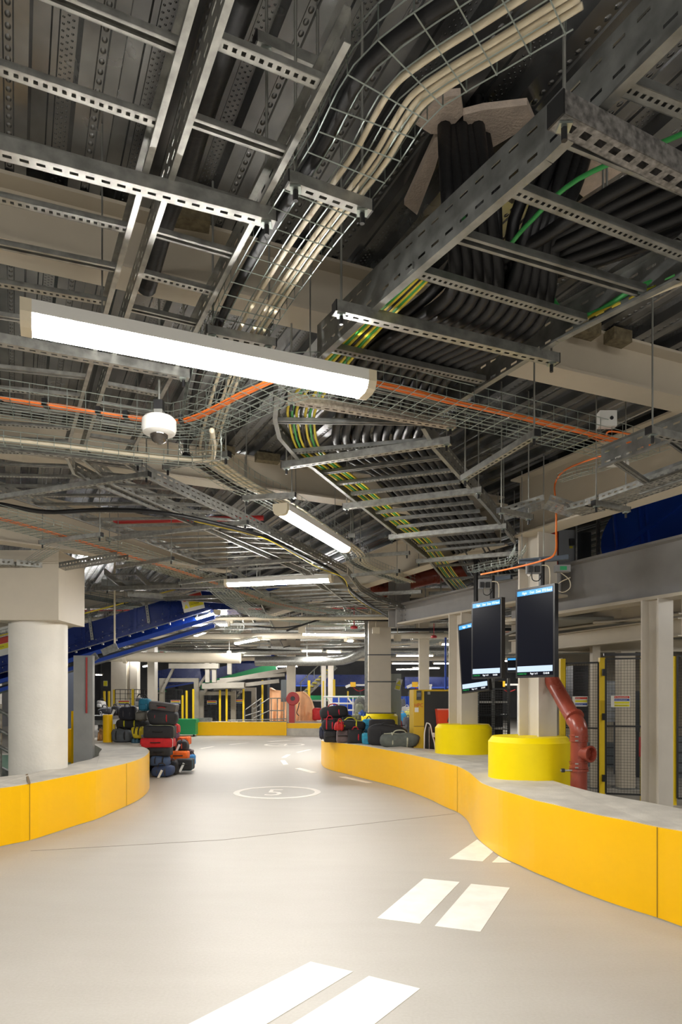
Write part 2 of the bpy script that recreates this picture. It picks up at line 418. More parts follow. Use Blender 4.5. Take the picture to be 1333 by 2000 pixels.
# ---------------- kerb walls ----------------
def kerb(name, front, back, label, seams, zback):
    base = [P(x, yb, 0) for x, yb, yt in front]; zt = [HC-(yt-HY)/F*b.y for (x, yb, yt), b in zip(front, base)]
    n = 3
    fx = spline([Vector((b.x, b.y, z)) for b, z in zip(base, zt)], n)
    t = thing(name, label, 'low wall', (fx[len(fx)//2].x, fx[len(fx)//2].y, 0))
    bk = [Vector(b) for b in back]
    poly = [(p.x, p.y) for p in fx]+[(b.x, b.y) for b in bk]
    z1 = [p.z for p in fx]+[b.z if b.z else zback for b in bk]
    MB().prism(poly, 0, z1).build('concrete_core', TOPC, t)
    # painted steel face standing 6 mm proud
    out = offs(fx, -.008 if kerb.flip else .008); inn = fx
    mb = MB()
    for i in range(len(fx)-1):
        a, b, c, d = out[i], out[i+1], inn[i+1], inn[i]
        g = .012
        mb.hexa([(a.x,a.y,g),(b.x,b.y,g),(c.x,c.y,g),(d.x,d.y,g),(a.x,a.y,a.z-.006),(b.x,b.y,b.z-.006),(c.x,c.y,c.z-.006),(d.x,d.y,d.z-.006)])
    me = mb.build('yellow_face', YEL, t)
    for sx in seams:
        k = min(range(len(out)), key=lambda i: abs(CX+out[i].x/out[i].y*F-sx)); a = out[k]; b = out[min(k+1, len(out)-1)]; d = (b-a); d.z = 0; d.normalize(); nn = Vector((d.y, -d.x, 0))*(1 if not kerb.flip else 1)
        nn = Vector((-a.x, -a.y, 0)).normalized()
        mb = MB().bar(a+nn*.002+Vector((0,0,.012-a.z)), a+nn*.002+Vector((0,0,-.006)), .006, .006)
        mb.build('seam', mat('seam_dark', (.35, .2, .01), .6), t)
    return t, fx
RF = [(1500,1880,1662),(1420,1843,1641),(1333,1812,1622),(1286,1795,1614),(1225,1776,1601),(1176,1759,1592),(1127,1740,1581),(1082,1721,1570),(1046,1706,1562),(1017,1692,1553),(984,1677,1543.5),(962,1662,1536.5),(942,1646,1528.5),(931,1634,1520),(924,1622,1513.5),(919,1611,1509),(910,1599,1503.5),(895,1587.5,1496.5),(870,1577,1489.5),(840,1562,1481.5),(810,1550,1475),(780,1539.5,1469),(735,1527.5,1460.5),(705,1520,1455.5),(675,1512,1452),(654,1507,1450),(639,1502,1448),(631.5,1497,1447),(628.5,1491,1446),(631,1486,1445)]
RBK = [(0.3,16.2,0),(1.25,15.6,0),(1.3,12.62,0),(1.7,12.18,0),(2.75,11.9,0),(2.75,9.6,0),(2.45,8.6,0),(2.22,7.7,.65),(2.27,7.2,.65),(2.3,6.88,.65),(2.36,6.49,.65),(2.46,6.17,.65),(2.6,5.83,.65),(2.74,5.42,.65),(3.0,4.6,.65),(3.3,3.9,.65)]
kerb.flip = False
kr, krf = kerb('curved_low_wall', RF, RBK, 'long S-curved low wall with yellow steel face at the right of the lane', (895, 1287), .6)
kerb.flip = True
LF = [(-160,1702,1552),(-80,1678,1545),(0,1655,1538.5),(57,1643,1530),(105,1628,1520.5),(150,1613,1512),(186,1602,1504.5),(216,1589,1497.5),(246,1575.5,1490.5),(270,1563.5,1483),(285,1551.5,1475.5),(291,1541,1468)]
tip = [(290,1464.5),(285,1461),(277,1458),(270,1456.2)]
lfx = [(x, HY+1.55*F/(.935*F/(y-HY)), y) for x, y in tip]
LBK = [(-4.0,15.2,0),(-5.6,15.2,0),(-5.4,14.0,0),(-4.93,13.6,0),(-4.86,13.35,0),(-4.60,12.85,0),(-4.24,12.1,0),(-4.0,11.28,0),(-3.8,10.7,0),(-3.72,10.1,0),(-3.75,9.7,0),(-3.72,9.16,0),(-3.78,8.25,0),(-3.96,7.91,0),(-4.45,7.2,0)]
kl, klf = kerb('curved_low_wall', LF+lfx, LBK, 'curved low wall with yellow steel face in front of the round white column at left', (57, 246), .615)
# expansion joint on the left wall top
tag(MB().hexa([P(x, y, .619) for x, y in ((50,1512.5),(54.5,1511.5),(60,1530),(55,1530.5))]+[P(x, y, .622) for x, y in ((50,1512.5),(54.5,1511.5),(60,1530),(55,1530.5))]).build('joint_strip', mat('rust_joint', (.25,.17,.09),.9)), 'brown joint strip across the top of the left low wall', 'joint strip')
# far straight wall and platform
def qkerb(x0, x1, yb, yt, label, name='low_wall', m=YEL, depth=.5):
    a, b = P(x0, yb, 0), P(x1, yb, 0); h = HC-(yt-HY)/F*a.y
    t = thing(name, label, 'low wall', (a+b)/2)
    MB().box(a.x, a.y, 0, b.x, a.y+depth, h).build('concrete_core', TOPC, t)
    MB().box(a.x, a.y-.01, .02, b.x, a.y, h-.01).build('yellow_face', m, t); return t
qkerb(384, 560, 1437.5, 1410, 'straight yellow-faced low wall at the far end of the lane')
a = P(560, 1437, 0); b = P(650, 1437, 0)
plat = thing('loading_platform', 'raised concrete platform with a yellow edge band under the orange sheet', 'platform', ((a.x+b.x)/2, a.y, 0))
MB().box(a.x, a.y, 0, b.x+2, a.y+5, .5).build('concrete_core', TOPC, plat)
MB().box(a.x, a.y-.01, .29, b.x+2, a.y, .49).build('yellow_edge_band', YEL, plat)

# ---------------- markings ----------------
def mark(pts, label, group=None):
    mb = MB(); w = [P(x, y, 0) for x, y in pts]; n = len(w)
    mb.prism([(p.x, p.y) for p in w][::-1], .0005, .003)
    return tag(mb.build('road_marking', MARK), label, 'road marking', group)
mark([(607,1879),(690,1898.5),(407,2070),(234,2070)], 'long white bar painted nearest the camera, left one of its pair')
mark([(721,1907),(821.5,1931.7),(643,2070),(459,2070)], 'long white bar painted nearest the camera, right one of its pair')
mark([(828.4,1716.5),(898.6,1723.3),(820.5,1805),(737,1794)], 'white painted bar in mid floor, left one of the middle pair')
mark([(920.7,1727),(996.7,1734.4),(939,1820.4),(849.5,1809.3)], 'white painted bar in mid floor, right one of the middle pair')
mark([(933,1640),(964,1664),(943.5,1683),(878.4,1677.5)], 'larger white bar cut off by the foot of the right low wall')
mark([(975,1672.5),(999,1685.5),(961.5,1685)], 'small white corner of paint peeking out from the right low wall')
DG = 'lane dashes on the floor'
for k, (pts, lb) in enumerate((
 ([(575,1501),(587,1500),(620,1509),(608,1510)], 'slanting white lane dash between the circled 5 and the wall tip'),
 ([(548,1485.5),(557,1485),(564,1493.6),(554,1494)], 'short steep white lane dash just beyond the circled 5'),
 ([(550,1480),(560,1474),(568,1474),(558.5,1480)], 'short white lane dash at the turn of the dashed line'),
 ([(578,1469.6),(603.5,1464),(609.5,1464),(584,1470)], 'white lane dash running towards the heap on the right wall'),
 ([(662,1517.6),(675.5,1517),(728,1529),(714.5,1529)], 'white lane dash lying along the foot of the right wall'),
 ([(389,1462.4),(414.5,1458),(420.5,1458),(395,1462.7)], 'white lane dash nearest to the left bag heap'),
 ([(445.4,1454.3),(482,1450.7),(488,1450.7),(451.4,1454.6)], 'thin white lane dash left of the far painted circle'),
 ([(521.6,1448.6),(560,1446),(569,1446),(530,1449)], 'thin white lane dash behind the far painted circle'))):
    mark(pts, lb, DG)
def ring(cx, cy, R, w, ch, size, sx, label, dx, dy):
    c = P(cx, cy, 0); t = thing('zone_marking', label, 'road marking', (c.x, c.y, 0)); mb = MB(); n = 48
    for i in range(n):
        a0, a1 = 2*math.pi*i/n, 2*math.pi*(i+1)/n
        q = [(math.cos(a)*r+c.x, math.sin(a)*r+c.y) for a, r in ((a0, R), (a1, R), (a1, R-w), (a0, R-w))]
        mb.prism(q, .0005, .003)
    mb.build('ring', MARK, t)
    text(ch, size, Matrix.Translation((c.x+dx, c.y+dy, .002)), MARK, t, 'digit', sx)
ring(542, 1547.5, .705, .10, '5', 1.0, .68, 'white painted circle with the number 5 in the middle of the lane', -.21, -.36)
ring(556, 1454.6, .65, .10, '4', .95, .7, 'far white painted circle with a number near the end wall', -.2, -.35)
for k, ((x0, y0), (x1, y1)) in enumerate((((890,1589),(440,1640)), ((440,1640),(60,1662)), ((345,1448),(640,1443)))):
    a, b = P(x0, y0, .0012), P(x1, y1, .0012); struct(MB().bar(a, b, .012, .002).build('trim_%d' % (k+1), mat('joint_grey', (.28, .25, .21), .9)))

# ---------------- beams ----------------
def ext(a, b, e0, e1):
    d = (b-a).normalized(); return a-d*e0, b+d*e1
a, b = ext(P(0, 490, 3.75), P(1333, 792, 3.75), 5, 5); beam(a, b, .33, .22, CREAM, 'nearest cream steel beam crossing under the deck above the long near lamp')
a, b = ext(P(330, 935, 3.75), P(690, 985, 3.75), 8, 2.1); beam(a, b, .33, .22, CREAM, 'second cream beam crossing under the deck above the small diagonal lamp')
a, b = ext(P(0, 1060, 3.37), P(146, 1079, 3.37), 5, 2.2); beam(a, b, .6, .22, CREAM, 'cream beam resting on the head of the round white column')
c1 = Vector((2.85, 7.95, 0)); dr = Vector((-.4305, .9026, 0))
a = P(1046, 1043, 3.37); b = P(1333, 954, 3.37); d = (b-a).normalized(); beam(a-d*.25, b+d*7, .66, .28, CREAM, 'deep cream beam running from the screen column to the right picture edge')
beam(a-d*9, a-d*.6, .5, .22, CREAM, 'cream beam running away behind the screen column')
a = P(1089, 1203, 2.7); b = P(1333, 1166, 2.7); a, b = ext(a, b, 1.0, 4)
mz = thing('mezzanine_beam', 'very deep grey mezzanine beam with cream bottom flange behind the screens', 'steel beam', (a+b)/2)
M = frame(a, b); L = (b-a).length
MB().box(0, -.012, .04, L, .012, .66, M).build('web', GREYB, mz)
MB().box(0, -.14, 0, L, .14, .04, M).build('bottom_flange', CREAM, mz)
MB().box(0, -.14, .66, L, .14, .69, M).build('top_flange', GREYB, mz)
a = P(772, 1223, 2.91); b = P(1000, 1182, 2.91); d = (b-a).normalized()
lb = thing('mezzanine_beam', 'grey mezzanine beam ending at a short stub left of the screens', 'steel beam', (a+b)/2)
M = frame(a, b+d*1.0); L = (b-a).length+1.0
MB().box(.3, -.01, .03, L, .01, .36, M).build('web', GREYB, lb)
MB().box(.3, -.13, 0, L, .13, .03, M).build('bottom_flange', CREAM, lb)
MB().box(.3, -.13, .36, L, .13, .385, M).build('top_flange', GREYB, lb)
mb = MB(); mb.box(-.0, -.15, -.02, .02, .15, .85, M); mb.box(.28, -.15, -.02, .30, .15, .85, M); mb.box(.02, -.008, -.02, .28, .008, .85, M); mb.build('end_stub', GREYB, lb)
mb = MB()
for zz in (.08, .17, .26, .33): mb.cyl(M @ Vector((.29, -.05, zz)), M @ Vector((.325, -.05, zz)), .014, n=6); mb.cyl(M @ Vector((.40, -.03, zz)), M @ Vector((.40, -.005, zz)), .014, n=6)
mb.build('bolts', GREYB, lb)
for k, (Y, z, sl, lab) in enumerate(((16.2, 3.62, -.05, 'third cream beam crossing the hall'), (22.0, 3.6, -.05, 'fourth cream beam crossing the hall beyond the bag heaps'), (29.5, 3.55, -.05, 'cream beam crossing above the far end wall'), (38, 3.55, -.05, 'last cream beam crossing at the back of the hall'))):
    beam(Vector((-12, Y+.4, z)), Vector((13, Y-1.2, z)), .4, .25, CREAM, lab)

# ---------------- columns ----------------
def hcol(c, ang, wd, dp, z0, z1, label, m=CREAMW, bolts=True):
    t = thing('steel_column', label, 'column', (c[0], c[1], z0)); R = Matrix.Translation((c[0], c[1], 0)) @ Matrix.Rotation(ang, 4, 'Z'); mb = MB()
    mb.box(-wd/2, -dp/2, z0, wd/2, -dp/2+.02, z1, R); mb.box(-wd/2, dp/2-.02, z0, wd/2, dp/2, z1, R); mb.box(-.01, -dp/2+.02, z0, .01, dp/2-.02, z1, R)
    mb.build('section', m, t); return t
def barrel(c, r, h, label, z0=0.0):
    mb = MB(); mb.lathe([(r, z0), (r, h-.06), (r-.045, h), (.05, h+.005)], 48, Matrix.Translation((c[0], c[1], 0)))
    o = smoothish(mb.build('column_base', YELL), 25); return tag(o, label, 'column base')
B1 = (2.13, 7.72); B2 = (2.03, 11.32); B3c = (.93, 16.6)
barrel(B1, .455, 1.10, 'big yellow concrete drum around the foot of the nearer screen column')
barrel(B2, .465, 1.09, 'yellow concrete drum around the foot of the middle column')
barrel(B3c, .45, 1.13, 'farthest yellow concrete drum behind the heap of bags on the right wall')
col1 = hcol((2.23, 7.74), .56, .30, .30, 1.09, 3.37, 'cream steel column behind the largest hanging screen')
mb = MB()
for zz in (3.0, 2.88, 2.45): mb.cyl(Vector((2.07, 7.47, zz)), Vector((2.05, 7.45, zz)), .02, n=10)
mb.build('bolt_heads', CREAMW, col1)
hcol((2.03, 11.34), .5, .34, .34, 1.09, 2.91, 'cream steel column in the middle, half hidden by the two smaller screens')
c3 = thing('boxed_column', 'beige boxed column strapped with dark bands behind the right bag heap', 'column', (.93, 16.6, 1.13))
q0, q1 = Q(720, 1240, 16.6), Q(763, 1240, 16.6)
MB().box(q0.x, 16.4, 1.13, q1.x, 16.85, 3.62).build('casing', CREAM, c3)
for yy in (1279, 1331.5, 1393):
    z = Q(0, yy, 16.4).z; MB().box(q0.x-.04, 16.385, z-.012, q1.x+.12, 16.4, z+.012).build('strap', DARKM, c3)
u3 = thing('upright_channel', 'tall galvanised channel standing left of the strapped boxed column', 'channel', (Q(717,0,16.5).x, 16.5, 1.1))
strut_mesh(MB(), Vector((Q(716,0,16.5).x, 16.5, 1.1)), Vector((Q(716,0,16.5).x, 16.5, 3.6)), 'slot', .08, .04, False).build('channel_body', GALVD, u3)
c4 = hcol(tuple(P(1284, 1172, 2.7).xy), .45, .25, .25, 0, 2.7, 'white steel column standing before the mesh gates at the right edge')
mb = MB(); p = P(1266, 1218, 2.55); mb.cyl(p, p+Vector((0,-.03,0)), .018, n=6); mb.cyl(p+Vector((0,0,-.09)), p+Vector((0,-.03,-.09)), .018, n=6); mb.build('bolt_heads', GALV, c4)
# round white column at left
rc = thing('round_column', 'thick round white concrete column with a square head at left', 'column', (-3.96, 8.93, 0))
smoothish(MB().lathe([(.357, 0), (.357, 2.5), (.35, 2.53)], 56, Matrix.Translation((-3.96, 8.93, 0))).build('shaft', CWHITE, rc), 30)
mb = MB(); mb.box(-4.38, 8.5, 2.5, -3.52, 9.36, 3.37, None); mb.build('head', CREAM, rc)
gp = thing('flat_grey_post', 'flat grey post in the notch of the left low wall', 'post', (Q(168,0,12.3).x, 12.3, 0))
MB().box(Q(150,0,12.25).x, 12.1, 0, Q(187,0,12.25).x, 12.2, Q(0,1281,12.2).z).build('panel', mat('grey_post_paint', (.36,.36,.345), .55, 0, .12, 3), gp)
p = Q(169, 1284, 12.08); p2 = Q(169, 1393, 12.08); MB().cyl(p, p2, .016, n=8).build('red_pipe', REDP, gp)
# =============================== LAMPS ===============================
def lamp(p0, p1, label, wd=.13, group='tube light fittings', rods=True, top=DECK):
    p0, p1 = Vector(p0), Vector(p1); c = (p0+p1)/2; t = thing('tube_light', label, 'ceiling light', c, group)
    M = frame(p0, p1); L = (p1-p0).length; e = .045
    pr = [(-wd/2, .045), (-wd*.40, .012), (-wd*.22, 0), (wd*.22, 0), (wd*.40, .012), (wd/2, .045)]
    mb = MB(); n = len(pr)
    for x in (e, L-e): mb.v += [M @ Vector((x, y, z)) for y, z in pr]
    for i in range(n-1): mb.f.append((i, i+1, n+i+1, n+i))
    mb.build('diffuser', LAMPM, t)
    MB().box(e, -wd/2+.004, .046, L-e, wd/2-.004, .095, M).build('housing', WHITE, t)
    for sg in (-1, 1): a_, b_ = sorted((sg*(wd/2+.001), sg*(wd/2+.006))); MB().box(e, a_, .040, L-e, b_, .095, M).build('added_light_lip', WHITE, t)  # lip added to hold back lamp light spilling up onto struts and ceiling
    for x0, x1 in ((0, e), (L-e, L)):
        mb = MB(); pp = pr+[(wd/2, .1), (-wd/2, .1)]; k = len(pp)
        for x in (x0, x1): mb.v += [M @ Vector((x, y*1.04, z-.003)) for y, z in pp]
        mb.f += [tuple(range(k)), tuple(range(2*k-1, k-1, -1))]+[(i, k+i, k+(i+1) % k, (i+1) % k) for i in range(k)]
        mb.build('end_cap', CRM, t)
    if rods:
        for f in (.2, .8):
            q = p0.lerp(p1, f); MB().cyl(q+Vector((0,0,.09)), Vector((q.x, q.y, top)), .004, n=5).build('hanger_rod', RODM, t)
    return t
ZL = 3.10
NEAR = [
 ((40,645),(722,775),'large blazing tube light nearest the camera'),
 ((547,1005),(676,1080),'tube light running diagonally away above the middle of the lane'),
 ((441,1146),(650,1137),'long tube light crossing in front of the blue conveyor end'),
 ((588,1241),(730,1243),'wide tube light left of the strapped boxed column'),
 ((354,1223),(449,1223),'tube light just below the blue conveyor'),
 ((461,1259),(508,1250),'short slanting tube light above the far end wall'),
 ((378,1284),(474,1282),'low tube light on the pale pipe at left'),
 ((533,1293),(625,1293),'tube light low over the orange sheet'),
 ((773,1282),(848,1282),'first tube light right of the strapped column'),
 ((765,1297),(821,1297),'dimmer tube light below the first one right of the strapped column'),
 ((860,1260),(905,1261),'tube light partly hidden by the middle column'),
 ((806,1306),(860,1306),'tube light above the yellow and black machine'),
 ((846,1297),(900,1297),'far tube light passing behind the middle column'),
 ((588,1273),(631,1273),'far tube light above and right of the fire hose reel'),
 ((638,1275),(668,1275),'small far tube light left of the strapped column'),
 ((380,1214),(425,1201),'thin tube light along the underside of the blue conveyor'),
 ((382,1243),(402,1236),'short tube light end below the blue conveyor'),
 ((133,1318),(150,1318),'far tube light in the gap right of the round column'),
 ((133,1334),(150,1334),'lower far tube light in the gap right of the round column'),
 ((186,1319),(201,1319),'far tube light right of the flat grey post'),
 ((281,1303),(299,1299),'small slanting tube light over the left bag heap'),
 ((978,1292),(1003,1292),'far tube light between the screens'),
 ((675,1253),(690,1254),'tiny far tube light behind the left of the strapped column'),
]
for a, b, lb in NEAR:
    far = min(a[1], b[1]) > 1230
    zz = 2.2 if a[1] == 1334 else 2.8 if a[1] > 1315 else ZL
    lamp(P(*a, zz), P(*b, zz), lb, wd=.17 if a[0] == 40 else .13)
# fittings that light the room from outside the picture
for k, (x, y) in enumerate(((-2.4, -2.4), (2.4, -3.0), (-1.6, -4.0), (1.8, -5.0), (4.6, 1.5), (-5.5, 4.6), (-10.5, 9), (-11, 15), (6.8, 7.5), (8.0, 12.5), (-6.0, 17.0), (-8, 26), (5.5, 20), (9, 28), (-3, 36), (4, 40))):
    vis = y > 12
    lamp((x-.75, y+.2, 3.1), (x+.75, y-.2, 3.1), ['tube light behind the camera at the lane start', 'second tube light behind the camera', 'third tube light behind the camera', 'rearmost tube light behind the camera', 'tube light over the right low wall outside the picture', 'tube light left of the lane outside the picture', 'tube light by the stairs at far left', 'tube light above the blockwork wall', 'tube light inside the gated room, nearer one', 'tube light inside the gated room, farther one', 'tube light behind the left bag heap', 'tube light over the far left frames', 'tube light beyond the middle column', 'tube light in the far right corner', 'tube light over the far frames', 'tube light at the very back of the hall'][k])
# =============================== CABLE LADDERS ===============================
zl = 3.40
rb = PL([(395,-20),(131,890),(147,926),(197,951),(408,1038),(591,1119)], zl)
CLG = 'cable ladders'
ladder(offs(rb, 1.02), rb, 'wide cable ladder at far left, its left rail outside the picture', CLG, pitch=.31, phase=-.085)
lc = PL([(446,-20),(155,895),(220,949),(606,1116)], zl); wv = Vector((.324,.148,0)); rc_ = [lc[0]+wv, lc[1]+wv]+PL([(300,939),(477,1020),(678,1119)], zl)
ladder(lc, rc_, 'narrow cable ladder right beside the wide far left one', CLG, pitch=.30, phase=.17)
# far continuation of the two left ladders after the bend
e1, e2, e3, e4 = P(465, 1130, 3.35), P(591, 1121, 3.35), P(606, 1119, 3.35), P(680, 1121, 3.35)
ladder([e3, P(640,1150,3.2), P(668,1172,3.2), P(770,1205,3.2)], [e4, P(705,1155,3.2), P(735,1172,3.2), P(830,1203,3.2)], 'narrow cable ladder dipping down beyond the diagonal lamp towards the beam stub', CLG, pitch=.35)
ladder([e1, P(520,1165,3.3), P(600,1195,3.3)], [e2, P(630,1150,3.3), P(740,1190,3.3)], 'wide cable ladder passing behind the crossing tube light', CLG, pitch=.4)
# heavy ladder on the right and its turn into the middle ladder
zh = 3.32
Lh = PL([(1400,-20),(1065,310),(740,590),(620,700)], zh); Rh = PL([(1480,430),(1333,548),(1095,668),(860,812)], zh)
def rg(lst, z): return [(P(*a, z), P(*b, z), k) for a, b, k in lst]
ladder(Lh, Rh, 'wide heavy cable ladder at upper right carrying thick black cables', CLG, h=.17, fl=.035, rw=.05, rh=.03, m=GALVD, rungs=rg([
 ((1215,180),(1500,290),'hole'),((1105,282),(1440,420),'open'),((992,378),(1345,512),'hole'),((885,470),(1255,580),'open'),((800,537),(1140,635),'hole'),((640,687),(945,752),'hole'),((700,757),(885,797),'open')], zh))
Lm = PL([(536,775),(533,820),(542,856),(581,901),(607,914),(834,1093),(905,1180)], zh); Rm = PL([(831,836),(843,857),(852,876),(962,1000),(1010,1062)], zh)
ladder(Lm, Rm, 'wide cable ladder in the middle running away below thick black cables', CLG, h=.12, fl=.03, rw=.045, rh=.025, m=GALVD, slots=True, rungs=rg([
 ((540,829),(850,833),'open'),((572,889),(846,866),'hole'),((631,929),(867,899),'open'),((660,950),(884,924),'hole'),((687,970),(899,947),'hole'),((735,1006),(925,986),'hole'),((751,1019),(938,1003),'open'),((776,1034),(951,1017),'hole'),
 ((801,1054),(966,1041),'hole'),((817,1070),(978,1057),'open'),((834,1080),(986,1067),'hole'),((854,1109),(1003,1100),'hole'),((867,1134),(1012,1125),'open')], zh))
# extra ladder behind upper right, and one further right
ladder(PL([(1175,915),(1420,822)], 3.05), PL([(1250,965),(1500,880)], 3.05), 'cable ladder leaving to the right above the mezzanine opening', CLG, h=.13, fl=.03, pitch=.45, m=GALVD)
TG = 'strut supports hung on rods'
zt = 3.35
tr = lambda a, b, lb, z=zt, **k: trapeze(P(*a, z), P(*b, z), lb, TG, **k)
tr((-80,282), (536,440), 'slotted strut under both upper left ladders', wd=.05, h=.05, rods=(None, .03))
tr((-60,662), (369,742), 'slotted strut just behind the big tube light', wd=.05, h=.05, rods=(None, .03))
tr((-60,873), (277,909), 'slotted strut behind the dome camera where the left ladders bend', rods=(None, .03))
tr((-60,985), (292,931), 'strut under the left ladders just after their bend', rods=(None, .03))
tr((210,1057), (484,1024), 'strut under the left ladders near the orange cables')
tr((384,1111), (590,1096), 'strut under the left ladders just above the crossing tube light')
tr((562,362), (722,418), 'short strut under the wire basket near the top', z=3.32)
tr((404,654), (537,680), 'short strut under the wire basket right above the big tube light', z=3.32)
tr((655,612), (1087,712), 'long slotted strut under the heavy right ladder', z=3.28, wd=.05, h=.05)
tr((1088,238), (1400,395), 'dark slotted strut flecked with fireproofing at upper right', z=3.24, wd=.065, h=.07, rods=(.03, None), kind='big', m=mat('flecked_strut', (.22,.21,.20), .6, .4, .6, 45))
tr((560,786), (888,838), 'rust flecked strut starting behind the right end of the big tube light', z=3.28, wd=.05, h=.05, m=mat('rusty_strut', (.36,.31,.25), .6, .5, .35, 60))
tr((553,916), (881,868), 'strut crossing under the middle ladder at its start', z=3.28, wd=.05, h=.05)
tr((672,995), (942,963), 'second strut under the middle ladder', z=3.28, wd=.05, h=.05)
tr((761,1054), (990,1032), 'third strut under the middle ladder', z=3.28, wd=.05, h=.05)
tr((814,1100), (1010,1085), 'fourth strut under the middle ladder', z=3.28, wd=.05, h=.05)
tr((905,940), (1050,852), 'strut crossing under the right orange cable basket', z=3.1, rods=(.03, .03))
tr((1160,988), (1228,1001), 'short strut under the perforated tray at right', z=3.02)
tr((975,1002), (1038,1015), 'short strut at the left end of the perforated tray', z=3.02)
tr((1268,848), (1420,885), 'strut near the right picture edge', z=3.0, rods=(.03, None))
tr((1165,470), (1200,460), 'tiny strut stub lost among the right black cables', z=3.6, kind='open')
tr((475,978), (577,972), 'short strut under the cream cable basket above the diagonal lamp', z=3.22)
tr((322,918), (448,893), 'short strut right of the dome camera', z=3.25)
tr((79,1063), (199,1048), 'short strut under the lower left orange cable basket', z=3.2)
tr((228,1111), (338,1094), 'second strut under the lower left orange cable basket', z=3.2)
tr((350,1142), (446,1131), 'third strut under the lower left orange cable basket', z=3.2)
tr((680,1050), (694,1050), 'bracket at the far end of the diagonal tube light', z=3.3)
tr((687,1127), (780,1118), 'strut above the beam stub', z=3.2)
tr((700,1090), (800,1083), 'strut below the far cream cable basket', z=3.3)
tr((500,90), (640,150), 'short strut high between ladder and basket at top', z=3.85, rods=(.04, .04))
# =============================== BASKETS ===============================
BG = 'wire cable baskets'
wb = PL([(395,905),(392,870),(425,745),(478,630),(557,500),(634,390),(694,305),(733,235),(775,172),(850,115),(935,62),(1110,-50)], 3.37)
wb = spline(wb, 4)
basket(wb, .30, 'wire basket carrying cream cables from the top centre down behind the big tube light', .1, BG, r=.0026, nl=6)
wb2 = spline(PL([(385,893),(470,950),(545,985),(640,1046),(692,1082),(712,1108),(800,1140)], 3.30), 4)
basket(wb2, .30, 'wire basket of cream cables running away above the diagonal tube light', .1, BG)
ob1 = spline(PL([(-90,783),(0,795),(140,815),(290,836),(370,838),(430,818),(500,784),(600,752),(740,772),(860,800),(930,815),(1050,842),(1170,870),(1225,885)], 3.24), 3)
basket(ob1, .32, 'wire basket with orange cables passing above the dome camera', .1, BG, r=.0025, nl=8)
ob2 = spline(PL([(-60,1000),(68,1033),(168,1062),(280,1096),(352,1117),(450,1150),(540,1180),(640,1200)], 3.25), 3)
basket(ob2, .55, 'lower left wire basket with an orange cable bundle', .06, BG, nl=12, r=.003)
wc = spline(PL([(-60,858),(0,866),(135,881),(279,898),(400,907),(418,890),(414,850)], 3.18), 3)
basket(wc, .10, 'narrow wire basket with a white conduit below the dome camera', .07, BG, nl=3)
basket(PL([(-20,1155),(20,1130),(70,1095),(112,1070)], 3.2), .12, 'small wire basket dropping to the left picture edge', .05, BG, nl=4)
basket(PL([(920,1118),(960,1108),(1000,1100),(1020,1070)], 3.0), .10, 'small wire basket with an orange cable above the second screen', .06, BG, nl=4)
basket(PL([(1095,940),(1130,928),(1165,920),(1250,893),(1310,872)], 3.45), .08, 'small wire basket clipped along the deep cream beam', .06, BG, nl=3)
basket(PL([(430,1150),(470,1185),(520,1205),(640,1220),(700,1222)], 3.2), .4, 'far wire basket curving below the crossing tube light', .08, BG, nl=8, r=.004)
# perforated tray at right
def tray(pts, wd, label, hh=.05):
    t = thing('perforated_tray', label, 'cable tray', pts[0]); mb = MB()
    for a, b in zip(pts, pts[1:]):
        M = frame(a, b); L = (b-a).length; u = M.to_3x3() @ Vector((1,0,0)); v = M.to_3x3() @ Vector((0,1,0)); z = M.to_3x3() @ Vector((0,0,1))
        mb.plate(M @ Vector((0,-wd/2,0)), u, v, L, wd, .05, .028, [(wd*(i+.5)/7-.006, wd*(i+.5)/7+.006) for i in range(7)])
        for sg in (-1, 1): mb.plate(M @ Vector((0,sg*wd/2,0)), u, z, L, hh, .06, .03, [(hh*.35, hh*.6)])
    mb.build('tray_body', GALV, t); return t
tray([P(1420,905,3.06), P(1165,992,3.06), P(1120,1003,3.06)], .26, 'perforated tray rising to the right edge below the deep beam')
tray([P(1120,1003,3.06), P(1065,985,3.14), P(985,1010,3.06)], .24, 'perforated tray link piece with a red stripe near the screen column')
tray([P(-30,1104,3.15), P(30,1106,3.15), P(110,1114,3.15), P(240,1092,3.15)], .16, 'bent perforated tray across the head of the round column', .07)
# =============================== CABLES ===============================
def along(path_pts, off, z, step=.0): return [Vector((p.x, p.y, z)) for p in offs(path_pts, off)]
for k, (o, r, m, lb) in enumerate(((.10, .022, RUB, 'thick black cable in the upper wire basket'), (.0, .010, CRM, 'single cream cable in the middle of the upper wire basket'), (-.065, .009, CRM, 'first of three cream cables at the right side of the upper basket'), (-.09, .009, CRM, 'second of three cream cables at the right side of the upper basket'), (-.115, .009, CRM, 'third of three cream cables at the right side of the upper basket'))):
    cable([Vector((p.x, p.y, 3.375+r)) for p in offs(wb[1:], -o)], r, m, lb, 'cables in the upper wire basket', k=2)
for k, (o, r, m, lb) in enumerate(((-.10, .022, RUB, 'thick black cable in the basket above the diagonal tube light'), (.02, .014, CRM, 'cream cable left in the basket above the diagonal tube light'), (.06, .012, CRM, 'cream cable in the middle of the basket above the diagonal tube light'), (.10, .012, CRM, 'cream cable right in the basket above the diagonal tube light'))):
    cable([Vector((p.x, p.y, 3.305+r)) for p in offs(wb2, -o)], r, m, lb, 'cables in the diagonal basket', k=2)
for k in range(6):
    rr = random.Random(k); o = -.10+.012*(k % 3)
    cable([Vector((p.x, p.y, 3.25+.010*(k//3)+.003*rr.random())) for p in [q+Vector((0, rr.uniform(-.006, .006), 0)) for q in offs(ob1, o)]], .0055, ORNG, 'thin orange cable of the bundle in the basket above the dome camera', 'orange cables above the dome camera', n=6, k=2)
